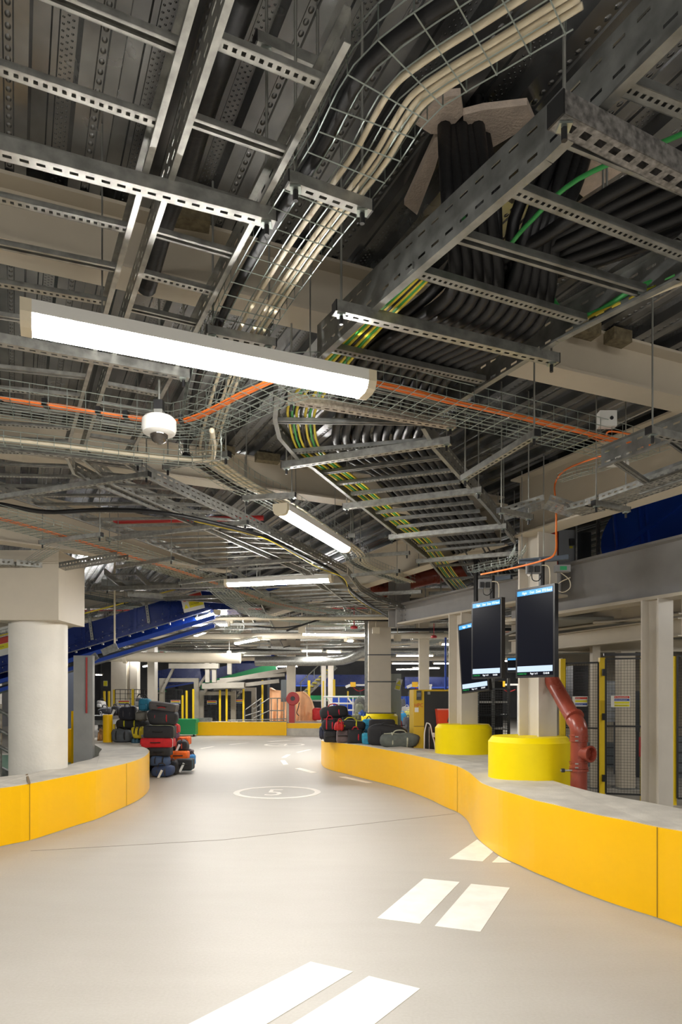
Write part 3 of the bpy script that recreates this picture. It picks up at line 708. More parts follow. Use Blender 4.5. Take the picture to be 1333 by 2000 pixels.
for k in range(5):
    cable([Vector((p.x, p.y, 3.265+.014*(k//3))) for p in offs(ob2, .03+.014*(k % 3))], .008, ORNG, 'thin orange cable of the bundle in the lower left basket', 'orange cables in the lower left basket', n=6, k=2)
cable([Vector((p.x, p.y, 3.21)) for p in wc], .017, CRM, 'white conduit in the narrow basket below the dome camera', name='conduit', cat='conduit')
# velcro straps round the orange bundle
for k, px in enumerate((12, 98, 177, 245, 348)):
    q = min(offs(ob1, -.09), key=lambda p: abs(CX+p.x/p.y*F-px)); MBb = MB().box(q.x-.014, q.y-.032, 3.242, q.x+.014, q.y+.032, 3.285)
    tag(MBb.build('cable_strap', BLK), '%s black strap around the orange cables left of the dome camera' % ORDL[k], 'strap', 'black straps on the orange cables')
# thick black cables on the heavy ladder
N = 10
for k in range(N):
    f = .24+.72*k/(N-1); f2 = .20+.52*k/(N-1); rr = random.Random(40+k)
    pts = []
    if k < 5:
        h = P(868+16*k, 232+8*(k % 2), 4.06); pts += [h+Vector((0,0,.1)), h, P(872+18*k, 330, 3.80), P(878+20*k, 420, 3.60)]
    else:
        h = P(1075+18*(k-5), 285+6*(k % 2), 4.06); pts += [h+Vector((0,0,.1)), h, P(1058+16*(k-5), 370, 3.8), P(1030+14*(k-5), 450, 3.60)]
    zc = zh+.075
    for l, r_ in (((800,537),(1140,635)), ((715,612),(1060,700)), ((640,687),(945,752))):
        pts.append(P(*l, zc).lerp(P(*r_, zc), f2+.03))
    for l, r_, ff in (((560,800),(850,833),.35+.62*k/(N-1)), ((572,889),(846,866),.36+.60*k/(N-1)), ((660,950),(884,924),f*.75+.24), ((751,1019),(938,1003),f*.75+.24), ((817,1070),(978,1057),f*.75+.24), ((867,1134),(1012,1125),f*.75+.24), ((930,1175),(1060,1165),f)):
        pts.append(P(*l, zc).lerp(P(*r_, zc), min(ff, .97))+Vector((rr.uniform(-.01,.01), 0, rr.uniform(0,.02))))
    cable(pts, .031, RUB, 'thick black cable on the heavy ladder, %s as it crosses the middle ladder' % ORDL[k], 'thick black cables on the heavy ladder', n=10, k=6)
for k in range(6):                                   # second layer
    f2 = .16+.55*k/5; rr = random.Random(90+k); zc = zh+.14
    h = P(885+30*k if k < 3 else 1085+18*(k-3), 250, 4.06); pts = [h+Vector((0,0,.1)), h, P(900+35*k, 430, 3.66)]
    for l, r_ in (((800,537),(1140,635)), ((640,687),(945,752)), ): pts.append(P(*l, zc).lerp(P(*r_, zc), f2))
    for l, r_ in (((560,800),(850,833)), ((660,950),(884,924)), ((817,1070),(978,1057)), ((867,1134),(1012,1125))): pts.append(P(*l, zc).lerp(P(*r_, zc), .38+.55*k/5))
    cable(pts, .028, RUB, 'upper layer black cable on the heavy ladder, %s of the six' % ORDL[k], 'upper layer black cables', n=8, k=6)
for k in range(6):                                   # cables coming from the right edge
    zc = 3.55+.03*(k % 2)
    cable([P(1480, 215+34*k, zc), P(1333, 300+30*k, zc), P(1180, 385+24*k, zc), P(1050, 470+14*k, zc), P(960, 520+8*k, zc-.03), P(870+10*k, 600, 3.5), P(800+15*k, 690, 3.47)], .03, RUB, 'black cable sweeping in from the right edge, %s of the bundle' % ['topmost', 'second from top', 'third from top', 'fourth from top', 'fifth from top', 'lowest'][k], 'black cables from the right edge', n=10)
GYG = 'green and yellow earth cables on the middle ladder'
for k in range(7):
    m = YELC if k % 2 == 0 else (GRNC if k % 3 else RUB); f = .07+.026*k; zc = zh+.05
    pts = [P(*l, zc).lerp(P(*r_, zc), ff) for l, r_, ff in (((800,537),(1140,635),.02+.012*k), ((640,687),(945,752),.03+.02*k), ((560,780),(850,810),.03+.03*k), ((545,829),(850,833),f), ((572,889),(846,866),f), ((660,950),(884,924),f), ((751,1019),(938,1003),f), ((817,1070),(978,1057),f), ((867,1134),(1012,1125),f), ((915,1185),(1060,1165),f))]
    cable(pts, .009, m, '%s earth cable, %s on the middle ladder' % ('yellow' if m is YELC else 'green' if m is GRNC else 'thin black', ORDL[k]), GYG, n=6, k=4)
cable([P(1400,225,3.5), P(1333,262,3.5), P(1130,350,3.5), P(1030,440,3.45), P(985,487,3.42), P(940,480,3.42), P(915,455,3.42), P(905,420,3.5)], .009, GRNC, 'green earth cable looping across the heavy ladder')
cable([P(1420,500,3.40), P(1333,530,3.40), P(1240,565,3.38), P(1160,612,3.38), P(1110,618,3.38), P(1085,592,3.45), P(1075,570,3.6)], .012, GRNC, 'green and yellow cable pair along the right rail of the heavy ladder')
cable([P(1420,510,3.39), P(1333,541,3.39), P(1240,578,3.37), P(1150,620,3.37)], .009, YELC, 'yellow cable beside the green one on the right rail')
cable([P(1420,525,3.39), P(1333,553,3.39), P(1240,590,3.37), P(1150,625,3.37)], .009, CRM, 'pale pink cable along the right rail of the heavy ladder')
cable([P(-30,985,3.34), P(0,985,3.34), P(90,1000,3.34)]+[P(200,996,3.34), P(310,1001,3.33), P(420,1022,3.33), P(520,1050,3.33), P(600,1090,3.33), P(655,1118,3.3), P(700,1165,3.2), P(770,1212,3.2)], .022, RUB, 'long black cable trailing below the left ladders')
cable([P(380,1018,3.35), P(475,1040,3.33), P(525,1055,3.3), P(580,1085,3.3), P(625,1110,3.28), P(672,1130,3.25), P(690,1165,3.2), P(745,1200,3.2)], .007, YELC, 'thin yellow cable wandering behind the crossing tube light')
# big black pipes / ducts seen through the left ladders
cable([P(480,-30,3.85), P(440,80,3.85), P(395,210,3.85), P(360,330,3.85), P(320,430,3.8), P(285,560,3.75)], .055, RUB, 'fat black duct hose above the left ladders', name='duct_hose', cat='duct hose', n=14)
# orange drop cable at the screen column
cable([P(1270,870,3.2), P(1210,880,3.3), P(1110,915,3.5), P(1085,945,3.5), P(1087,985,3.2), P(1087,1040,2.95), P(1085,1080,2.75), P(1060,1095,2.7), P(1000,1110,2.7), P(940,1122,2.7)], .008, ORNG, 'orange cable dropping down beside the screen column')
cable([P(1240,850,3.28), P(1190,843,3.28), P(1183,862,3.26), P(1150,853,3.26)], .006, ORNG, 'orange cable curling into the white junction box')
# junction box on right basket
jb = thing('junction_box', 'white junction box on the right orange cable basket', 'junction box', P(1186, 835, 3.3))
c = P(1186, 835, 3.3); MB().box(c.x-.055, c.y-.03, 3.3, c.x+.055, c.y+.03, 3.40).build('box', WHITE, jb); MB().cyl(c+Vector((.02,-.03,.05)), c+Vector((.02,-.034,.05)), .012).build('cable_entry', BLK, jb)
jc = P(1190, 868, 3.4); tag(MB().box(jc.x+.2, jc.y+.5, 3.42, jc.x+.36, jc.y+.56, 3.52).build('junction_box', WHITE), 'small white box tucked behind the wide rail at right', 'junction box')
# dome camera
dc = P(311, 850, 3.08); dcam = thing('dome_camera', 'white dome security camera hanging under the wire basket', 'camera', dc)
T = Matrix.Translation(dc)
smoothish(MB().lathe([(.05,.105),(.085,.10),(.098,.085),(.10,.035),(.092,.012),(.06,0)], 36, T).build('housing', WHITE, dcam), 35)
smoothish(MB().lathe([(.052,.004),(.05,-.015),(.04,-.034),(.022,-.047),(.003,-.051)], 28, T).build('dome', mat('smoked_dome', (.03,.025,.02), .05, 0, spec=1), dcam), 80)
MB().box(dc.x-.024, dc.y-.024, dc.z+.105, dc.x+.024, dc.y+.024, dc.z+.145).build('mount', GALV, dcam)
MB().box(dc.x-.026, dc.y-.026, dc.z+.145, dc.x+.026, dc.y+.026, dc.z+.20).build('mount_cap', BLK, dcam)
MB().cyl(dc+Vector((0,0,.2)), Vector((dc.x, dc.y, DECK)), .007, n=8).build('rod', RODM, dcam)
# fire-stop boards around the cable opening
def board(pts, label):
    w_ = PL(pts, 4.02); tag(MB().prism([(p.x, p.y) for p in w_], 4.02, 4.05).build('fire_stop_board', BRICKR), label, 'board', 'pale boards around the cable opening')
board([(812,243),(862,190),(900,186),(905,225),(870,262),(842,262)], 'pale ribbed board left of the cable opening, nearest the camera')
board([(905,225),(945,215),(1030,205),(1045,240),(960,290),(908,262)], 'pale ribbed board above the dark cable group')
board([(850,270),(870,262),(850,330),(815,420),(790,400)], 'long ragged board strip on the left of the opening')
board([(1060,285),(1110,270),(1180,300),(1225,330),(1140,385),(1110,360),(1125,320)], 'pale ragged board right of the second cable group')
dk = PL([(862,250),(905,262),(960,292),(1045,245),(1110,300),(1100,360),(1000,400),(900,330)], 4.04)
tag(MB().prism([(p.x, p.y) for p in dk], 4.045, 4.07).build('opening_shade_sheet', BLK), 'black sheet painting the shade of the opening where black cables rise through the deck', 'opening')  # deck is uncut here; a black sheet gives the dark inside the hole
for k, (a_, b_) in enumerate((((0,836),(30,846)), ((60,846),(128,858)), ((420,876),(455,884)), ((500,892),(545,898)), ((1015,617),(1045,628)), ((1130,640),(1165,649)), ((1190,655),(1225,664)), ((330,415),(410,430)))):
    p, q = P(*a_, 4.03), P(*b_, 4.03); tag(MB().bar(p, q, .10, .08).build('wool_plug', WOOL), 'brown mineral wool plug in a deck rib above a cream beam, %s' % ORDL[k], 'mineral wool', 'mineral wool plugs')
# =============================== SCREENS ===============================
SCB = mat('screen_black', (.005, .006, .012), .3, 0, spec=.10)
SBLU = mat('screen_blue_bar', (.004, .03, .1), .3, emit=(.05, .42, .95), es=.13)
SWHT = mat('screen_pale_bar', (.05, .06, .08), .3, emit=(.62, .78, 1), es=.13)
STXT = mat('screen_white_text', (.1, .1, .1), .3, emit=(.9, .95, 1), es=.20)
SGRN = mat('screen_green_text', (.005, .03, .01), .3, emit=(.02, .5, .12), es=.10)
BEZ = mat('screen_bezel', (.02, .02, .022), .35)
def screen(pl, pr, ztop, label, Wd=.52, Ht=.94, roll=0, clock='15:40:40', full=True):
    c = (Vector(pl)+Vector(pr))/2; d = Vector(pr)-Vector(pl); d.z = 0; d.normalize(); nrm = Vector((d.y, -d.x, 0))   # towards camera
    t = thing('display_screen', label, 'screen', (c.x, c.y, ztop-Ht))
    R = Matrix(((d.x, nrm.x*-1, 0, c.x), (d.y, nrm.y*-1, 0, c.y), (0, 0, 1, ztop-Ht/2), (0, 0, 0, 1))) @ Matrix.Rotation(roll, 4, 'Y')
    a, b = Wd/2, Ht/2; bz = .022
    mb = MB(); mb.box(-a, 0, -b, a, .055, b, R); mb.box(-a*.6, .055, -b*.6, a*.6, .085, b*.6, R); mb.build('casing', BEZ, t)
    MB().box(-a+bz, -.002, -b+bz, a-bz, .0, b-bz, R).build('panel', SCB, t)
    w_ = a-bz-.004; top = b-bz-.004
    hb_ = MB().box(-w_, -.004, top-.052, w_, -.0022, top, R).build('header_bar', SBLU, t)
    bot = -b+bz+.004
    MB().box(-w_, -.004, bot+.035, w_, -.0022, bot+.095, R).build('message_bar', SWHT, t)
    TM = lambda x, z: R @ Matrix.Translation((x, -.0048, z)) @ Matrix.Rotation(math.pi/2, 4, 'X')
    if full:
        for s, x in (('Flight', -.165), ('Dest', -.06), ('Zone', .022), ('ETD', .104), ('Stand', .163)): text(s, .038, TM(x, top-.041), STXT, hb_, 'header_text', .78, ext=.0004)
        text('Page 1 of 1', .027, TM(-.055, bot+.007), STXT, t, 'page_text', .85, ext=.0004); text(clock, .027, TM(.115, bot+.007), STXT, t, 'clock_text', .85, ext=.0004)
        text('CONNECTED', .024, TM(-w_+.004, bot+.007), SGRN, t, 'status_text', .85, ext=.0004)
    return t, R
s3, R3 = screen((1.877, 7.254, 0), (2.129, 6.858, 0), 2.684, 'largest hanging black screen in front of the nearest column', clock='15:40:48')
# the screens hang in front of the column: thin black poles up to dark struts
def pole(R, z0, z1, lb, parent, dz=0):
    p = R @ Vector((.05, .05, 0)); MB().cyl((p.x, p.y, z0), (p.x, p.y, z1), .03, n=14).build('pole', BLK, parent)
    MB().box(p.x-.17, p.y-.06, z1-.16, p.x-.02, p.y-.01, z1-.05).build('socket_box', mat('socket_grey', (.25,.25,.25), .5), parent)
    mb = MB()
    for dx in (-.135, -.065): mb.box(p.x+dx-.025, p.y-.10, z1-.15, p.x+dx+.02, p.y-.06, z1-.09)
    mb.build('plugs', BLK, parent)
    MB().tube(spline([(p.x-.13, p.y-.09, z1-.15), (p.x-.12, p.y-.09, z1-.23), (p.x-.06, p.y-.08, z1-.24), (p.x-.01, p.y-.05, z1-.18)], 5), .005, 6).build('power_lead', BLK, parent)
    MB().tube(spline([(p.x-.02, p.y-.07, z1-.08), (p.x+.05, p.y-.08, z1-.10), (p.x+.06, p.y-.08, z1-.25), (p.x+.05, p.y-.06, z1-.34)], 5), .006, 6).build('white_lead', CRM, parent)
pole(R3, 2.66, 2.968, '', s3)
s2, R2 = screen((1.607, 8.34, 0), (1.854, 7.92, 0), 2.70, 'second hanging black screen, upright, between the largest and the tilted one', clock='15:40:38')
pole(R2, 2.68, 2.983, '', s2)
s1, R1 = screen((1.62, 9.22, 0), (1.872, 8.82, 0), 2.545, 'tilted black screen half hidden behind the second one', roll=math.radians(-5), clock='15:40:49')
p = R1 @ Vector((.0, .05, 0)); MB().cyl((p.x, p.y, 2.5), (p.x, p.y, DECK), .03, n=12).build('pole', BLK, s1)
a0 = Q(990, 0, 19.5); a1 = Q(1008, 0, 19.0); s4, _ = screen((a0.x, 19.5, 0), (a1.x+.3, 19.2, 0), Q(0, 1284, 19.4).z, 'small distant screen seen between the column and the second screen', Wd=.5, Ht=.42, full=False)
MB().cyl((a0.x+.3, 19.42, 2.6), (a0.x+.3, 19.42, DECK), .03, n=8).build('pole', BLK, s4)
DSTR = mat('dark_blue_grey_strut', (.09, .11, .14), .45, .5)
for (a_, b_, z, lb) in (((1015,1102),(1112,1093),2.965,'dark strut carrying the largest screen'), ((1000,1110),(1040,1113),2.98,'short dark strut left of the largest screen pole'), ((948,1138),(1000,1131),2.98,'dark strut carrying the second screen')):
    t = thing('screen_strut', lb, 'strut', P(*a_, z)); p0, p1 = P(*a_, z), P(*b_, z); strut_mesh(MB(), p0, p1, 'slot', .05, .05, False).build('channel', DSTR, t)
    q = p0.lerp(p1, .5); MB().cyl(q, (q.x, q.y, DECK), .006, n=6).build('hanger_rod', RODM, t)
q = P(1075, 1112, 2.86); ctl = thing('control_box', 'small grey control box with green display above the largest screen', 'control box', q)
MB().box(q.x+.05, q.y-.04, 2.83, q.x+.2, q.y+.04, 2.90).build('box', mat('socket_grey', (.25,.25,.25)), ctl); MB().box(q.x+.09, q.y-.043, 2.845, q.x+.16, q.y-.04, 2.885).build('green_display', GRN, ctl)
cable([Q(1095,1118,7.2), Q(1112,1132,7.2), Q(1114,1148,7.2), Q(1100,1157,7.2), Q(1088,1150,7.2), Q(1094,1138,7.2), Q(1115,1128,7.2)], .005, CRM, 'loose loop of white cable right of the largest screen')

# =============================== RED-BROWN PIPES ===============================
pp = thing('drain_pipe', 'red-brown drain pipe with clamps and an open branch beside the yellow drum', 'pipe', (2.44, 7.0, 0))
bot = Vector((2.44, 7.0, 0)); k1 = Q(1133, 1450, 7.0); el = Q(1128, 1418, 7.0); up = Q(1078, 1328, 7.6)
path = [bot, Vector((2.44, 7.0, k1.z)), Vector((2.44, 7.0, Q(0,1436,7).z)), el.lerp(Vector((2.44,7,el.z)),.2)]
zE = Q(0,1425,7).z; rr_ = .083
d1 = (up-Vector((2.43, 7.0, zE+.05))).normalized()
bend = [Vector((2.44,7.0,zE-.05)), Vector((2.44,7.0,zE)), Vector((2.44,7.0,zE+.02))+d1*.06, Vector((2.44,7.0,zE+.02))+d1*.12]
smoothish(MB().tube([bot, Vector((2.44,7.0,1.0)), Vector((2.44,7.0,zE-.05))], rr_, 24).build('pipe_run', BROWN, pp))
smoothish(MB().tube(spline([Vector((2.44,7.0,zE-.06)), Vector((2.44,7.0,zE+.0)), Vector((2.44,7.0,zE+.03))+d1*.05, Vector((2.44,7.0,zE+.02))+d1*.13], 5), rr_+.004, 24).build('elbow', BROWN, pp))
smoothish(MB().tube([Vector((2.44,7.0,zE+.02))+d1*.10, up, up+d1*.3+Vector((-.0,0,.1)), Vector((2.30, 8.15, 2.4)), Vector((2.32, 8.15, 2.9))], rr_-.001, 24).build('pipe_run', BROWN, pp))
for z in (Q(0,1442,7).z, Q(0,1494,7).z): MB().lathe([(rr_+.004, -.035), (rr_+.012, -.033), (rr_+.012, -.022), (rr_+.006, -.02), (rr_+.006, .02), (rr_+.012, .022), (rr_+.012, .033), (rr_+.004, .035)], 28, Matrix.Translation((2.44, 7.0, z))).build('clamp', BROWN, pp); mbb = MB(); [mbb.cyl((2.37, 6.905, z+dz), (2.40, 6.895, z+dz), .008, n=8) for dz in (-.02, .02)]; mbb.build('clamp_bolts', GALV, pp)
z = Q(0,1504,7).z; MB().lathe([(rr_, -.012), (rr_+.014, -.012), (rr_+.014, .012), (rr_, .012)], 28, Matrix.Translation((2.44, 7.0, z))).build('bracket_ring', BROWN, pp); MB().cyl((2.24, 6.96, z), (2.36, 6.96, z), .01).build('bracket_stud', GALV, pp); MB().cyl((2.25, 6.96, z), (2.28, 6.96, z), .022, n=6).build('bracket_nut', DARKM, pp)
cpos = Vector((2.44, 7.0, Q(0,1414,7).z)); M_ = frame(cpos, cpos+d1); MB().tube([cpos+d1*.1, cpos+d1*.13], rr_+.012, 24).build('clamp', BROWN, pp)
tz = Q(0,1471,7).z; dd_ = Vector((.52, -.85, 0)).normalized(); o_ = Vector((2.44, 7.0, tz))
MM = frame(o_, o_+dd_); MB().lathe([(.070, .0), (.070, .13), (.084, .132), (.084, .155), (.066, .155), (.064, .10)], 28, Matrix.Translation(o_) @ Matrix.Rotation(math.atan2(dd_.y, dd_.x), 4, 'Z') @ Matrix.Rotation(math.pi/2, 4, 'Y')).build('branch_socket', BROWN, pp)
bp_ = thing('drain_pipe', 'large red-brown pipe running above the grey beam stub', 'pipe', Q(850, 1130, 13.6))
pts = [Q(722,1133,13.6), Q(745,1141,13.6), Q(765,1143,13.6), Q(850,1125,13.6), Q(985,1098,13.6)]
smoothish(MB().tube(spline(pts, 4), .155, 20).build('pipe_run', BROWN, bp_)); smoothish(MB().tube(spline([Q(735,1141,13.4), Q(738,1152,13.3), Q(752,1160,13.2)], 4), .13, 18).build('elbow', BROWN, bp_))
for x, y in ((755,1142), (805,1134), (857,1124)): q = Q(x, y, 13.6); MB().tube([q-Vector((.04,0,-.008)), q+Vector((.04,0,.008))], .18, 20).build('clamp', BROWN, bp_)

# =============================== GATES AND ROOM AT RIGHT ===============================
def mesh_panel(name, a, b, z0, z1, label, cell=.042, r=.0017, post=True, yl=True, parentgroup='mesh guard panels', mid=True, frame_m=None):
    a, b = Vector(a), Vector(b); a.z = b.z = 0; L = (b-a).length; M = frame(a, b); t = thing(name, label, 'mesh panel', (a+b)/2, parentgroup); fm = frame_m or BLK
    mb = MB(); x = cell
    while x < L: mb.box(x-r, -r, z0, x+r, r, z1, M); x += cell
    z = z0+cell
    while z < z1: mb.box(0, -r-.003, z-r, L, r-.003, z+r, M); z += cell
    mb.build('wire_mesh', fm, t)
    mb = MB()
    for zz in (z0, z1)+(((z0+z1)/2,) if mid else ()): mb.box(0, -.012, zz-.012, L, .012, zz+.012, M)
    for xx in (0, L): mb.box(xx-.014, -.014, z0, xx+.014, .014, z1, M)
    mb.build('frame', fm, t); return t
def ypost(p, z1, label, wd=.06, z0=0, group='yellow fence posts'):
    return tag(MB().box(p[0]-wd/2, p[1]-wd/2, z0, p[0]+wd/2, p[1]+wd/2, z1).build('fence_post', YPOST), label, 'post', group)
g = lambda px, Y: Q(px, 0, Y)
mesh_panel('mesh_fence_panel', g(1104, 10.4), g(1170, 10.1), .1, 2.05, 'black mesh panel just right of the red-brown pipe')
gate = mesh_panel('mesh_gate', g(1184, 10.05), g(1254, 9.9), .12, 2.10, 'black mesh gate with a long prohibition sign')
for z in (.35, 1.25, 1.9): MB().box(g(1180,10).x-.02, 9.98, z-.05, g(1180,10).x+.03, 10.02, z+.05).build('hinge', BLK, gate)
MB().bar(Vector((g(1180,10).x, 10.0, 2.16)), Vector((g(1262,9.9).x, 9.9, 2.16)), .04, .04).build('top_bar', BLK, gate)
mesh_panel('mesh_fence_panel', g(1324, 9.7), g(1450, 9.4), .1, 2.12, 'black mesh panel at the right picture edge')
for px, Y, lb in ((1099, 10.4, 'yellow post at the left end of the mesh fence'), (1176, 10.08, 'yellow post hinging the mesh gate'), (1258, 9.9, 'yellow post latching the mesh gate'), (1315, 9.75, 'yellow post right of the white column')):
    q = g(px, Y); ypost((q.x, q.y), 2.12, lb, .075); 
def sign(pos, wd, h, label, rows, d=(1,0,0), roll=0, icons=True, name='warning_sign'):
    d = Vector(d).normalized(); n = Vector((d.y, -d.x, 0)); c = Vector(pos)
    t = thing(name, label, 'sign', c); R = Matrix(((d.x, -n.x, 0, c.x), (d.y, -n.y, 0, c.y), (0, 0, 1, c.z), (0, 0, 0, 1))) @ Matrix.Rotation(roll, 4, 'Y')
    MB().box(-wd/2, 0, -h/2, wd/2, .004, h/2, R).build('plate', WHITE, t)
    for x0, x1, z0, z1, m, s, tm, sz in rows:
        MB().box(x0*wd, -.0015, z0*h, x1*wd, -.0003, z1*h, R).build('band', m, t)
        if s: text(s, sz, R @ Matrix.Translation((x0*wd+.006, -.002, z0*h+(z1-z0)*h*.5-sz*.35)) @ Matrix.Rotation(math.pi/2, 4, 'X'), tm, t, 'lettering', .9, ext=.0003)
    return t, R
SR = mat('sign_red', (.55, .05, .03), .5); SY = mat('sign_yellow', (.75, .68, .02), .5); SB = mat('sign_blue', (.03, .08, .35), .5); INK = mat('sign_ink', (.02,.02,.02), .5)
q = Q(1213, 1370, 9.93); sign(q, .28, .17, 'warning sign with red, blue and two yellow bands on the mesh gate', [(-.33,.46,.27,.45,SR,'No Unauthorised Entry',WHITE,.022),(-.33,.46,.04,.22,SB,'Authorised Personnel',WHITE,.022),(-.33,.46,-.2,-.02,SY,'',INK,.018),(-.33,.46,-.44,-.26,SY,'Machine may start automatically',INK,.016)])
q = Q(1134, 1370, 10.2); sign(q, .23, .15, 'warning sign with red, yellow and blue bands on the left mesh panel', [(-.33,.46,.22,.42,SR,'No Entry',WHITE,.02),(-.33,.46,-.08,.12,SY,'',INK,.018),(-.33,.46,-.38,-.18,SB,'Authorised only',WHITE,.018)])
lk = thing('gate_lock', 'red safety lock box with green button on the gate post', 'lock box', Q(1255, 1460, 9.85)); a0 = Q(1250, 1478, 9.83); a1 = Q(1259, 1440, 9.83)
MB().box(a0.x, 9.80, a0.z, a1.x, 9.85, a1.z).build('box', REDP, lk); MB().cyl((a0.x+.02, 9.79, a0.z+.08), (a0.x+.02, 9.80, a0.z+.08), .012).build('green_button', GRN, lk)
MB().tube(spline([Q(1256,1478,9.8), Q(1256,1495,9.8), Q(1255,1515,9.8), Q(1257,1530,9.8)], 4), .008, 6).build('yellow_cable', YELC, lk)
# framing above the gates: mezzanine joists
for k, (a_, b_, z, h, wd, lb) in enumerate((((1000,1243),(1333,1200),2.62,.22,.12,'upper cream joist above the gates'), ((1000,1277),(1333,1243),2.35,.25,.14,'lower cream joist above the gates'), ((1090,1275),(1420,1272),2.3,.20,.12,'cream joist running flat above the mesh gates'), ((1160,1218),(1420,1205),2.62,.2,.12,'cream joist at the right edge above the gates'))):
    beam(P(*a_, z), P(*b_, z), h, wd, CREAM, lb)
tag(MB().box(3.0, 9.9, 2.66, 9.5, 17.9, 2.70).build('mezzanine_deck', mat('mezz_soffit', (.30,.30,.27), .7)), 'underside of the mezzanine floor above the gated room', 'mezzanine floor')
for k, (px, Y, wd, lb) in enumerate(((1163, 11.5, .13, 'slim cream post behind the left mesh panel'), (1222, 11.5, .24, 'cream post with a base plate behind the mesh gate'), (1106, 13.5, .2, 'cream post behind the fence beside the big screen'))):
    q = g(px, Y); t = thing('inner_post', lb, 'post', (q.x, q.y, 0)); MB().box(q.x-wd/2, Y-wd/2, 0, q.x+wd/2, Y+wd/2, 2.3 if k else 2.4).build('post_body', CREAM, t); MB().box(q.x-wd*.75, Y-wd*.75, 0, q.x+wd*.75, Y+wd*.75, .02).build('base_plate', GALVD, t)
for k, (px0, px1, y0, y1, Y, m, lb) in enumerate(((1150,1216,1452,1550,15, mat('cab_grey', (.16,.18,.19), .5), 'low grey cabinet seen through the mesh gate'), (1232,1252,1350,1430,13, DARKM, 'dark switch panel behind the mesh gate'), (1183,1208,1330,1410,13.5, mat('cab_pale', (.45,.47,.5), .4), 'pale louvred unit behind the mesh gate'), (1120,1150,1300,1420,12.5, mat('cab_dark', (.05,.05,.06), .4), 'dark machine frame behind the left mesh panel'), (1320,1400,1440,1560,13, mat('cab_grey', (.16,.18,.19), .5), 'grey cabinet beyond the right edge mesh panel'))):
    a0, a1 = Q(px0, y1, Y), Q(px1, y0, Y); t = thing('machine_cabinet', lb, 'cabinet', ((a0.x+a1.x)/2, Y, 0)); MB().box(a0.x, Y, 0 if y1 > 1440 else a0.z, a1.x, Y+.4, a1.z).build('body', m, t)
    mb = MB(); n = 6; 
    for i in range(n): z = a0.z+(a1.z-a0.z)*(i+.5)/n; mb.box(a0.x+.03, Y-.01, z-.012, a1.x-.03, Y, z+.012)
    mb.build('louvres', GALV if k == 2 else DARKM, t)
    if a0.z > .01 and y1 <= 1440: mb = MB(); mb.box(a0.x, Y+.05, 0, a0.x+.05, Y+.1, a0.z); mb.box(a1.x-.05, Y+.05, 0, a1.x, Y+.1, a0.z); mb.build('leg', DARKM, t)
# blue machine & cabinets on the mezzanine above the grey beam
bm = thing('blue_chute', 'big glossy blue steel chute in the opening above the deep grey beam', 'chute', (4.2, 8.2, 3.3))
A_ = Vector((3.60, 9.45, 0)); D_ = Vector((.43, -.903, 0)); NB = Vector((.903, .43, 0)); n = 14; mb = MB()
prof = [(.22*(abs(i/n-.45)*2)**2, 3.30+.76*i/n) for i in range(n+1)]
for i in range(n):
    (sa, za), (sb, zb) = prof[i], prof[i+1]; E_ = A_+D_*3.2
    pa, pb = A_+D_*sa, A_+D_*sb
    mb.hexa([(pa.x,pa.y,za),(E_.x,E_.y,za),(E_.x+.5,E_.y+.3,za),(pa.x+.5,pa.y+.3,za),(pb.x,pb.y,zb),(E_.x,E_.y,zb),(E_.x+.5,E_.y+.3,zb),(pb.x+.5,pb.y+.3,zb)])
mb.build('side_shell', mat('chute_lit_blue', (.008, .05, .36), .22, .1, .1, 2), bm)  # base blue lightened to carry the highlights on the steel
def on(px, py, dy=.03):
    t_ = (px-CX)/F; s_ = (t_*A_.y-A_.x)/(D_.x-t_*D_.y); p_ = A_+D_*s_-NB*dy; return Q(px, py, p_.y)
MB().bar(on(1205,1078), on(1345,972), .04, .06).build('rail', mat('chute_lit_blue', ()), bm)
for px in (1200, 1250, 1263): MB().bar(on(px+7,1095,.015), on(px-3,975,.015), .03, .05, (0,1,0)).build('rib', mat('chute_lit_blue', ()), bm)
YC = 10.05
gc = thing('control_cabinet', 'light grey control cabinet with black switch above the grey beam', 'cabinet', Q(1110, 1085, YC)); a0, a1 = Q(1092,1095,YC), Q(1127,1035,YC)
MB().box(a0.x, YC, 3.25, a1.x, YC+.3, 4.0).build('body', mat('cab_light', (.32,.34,.37), .4), gc); MB().box(Q(1112,0,YC).x, YC-.04, Q(0,1066,YC).z, Q(1121,0,YC).x, YC, Q(0,1053,YC).z).build('switch', BLK, gc); MB().box(Q(1113,0,YC).x, YC-.01, Q(0,1071,YC).z, Q(1119,0,YC).x, YC, Q(0,1067,YC).z).build('yellow_label', SY, gc)
MB().box(Q(1072,0,YC).x, YC, 3.25, a0.x-.01, YC+.2, 4.0).build('red_side', REDP, gc)
dc_ = thing('dark_cabinet', 'dark grey cabinet beside the light grey one above the grey beam', 'cabinet', Q(1140, 1085, YC+.1)); MB().box(Q(1128.5,0,YC).x, YC+.05, 3.25, Q(1158,0,YC).x, YC+.35, 3.98).build('body', DARKM, dc_); MB().box(Q(1123,0,YC).x, YC-.05, 3.2, Q(1126,0,YC).x, YC-.02, DECK).build('upright', GALV, dc_)
ps = thing('perforated_upright', 'galvanised upright between the dark cabinet and the blue chute', 'upright', Q(1171, 1085, 9.7)); strut_mesh(MB(), Vector((Q(1170,0,9.7).x, 9.7, 3.2)), Vector((Q(1170,0,9.7).x, 9.7, DECK)), 'slot').build('channel', GALV, ps)
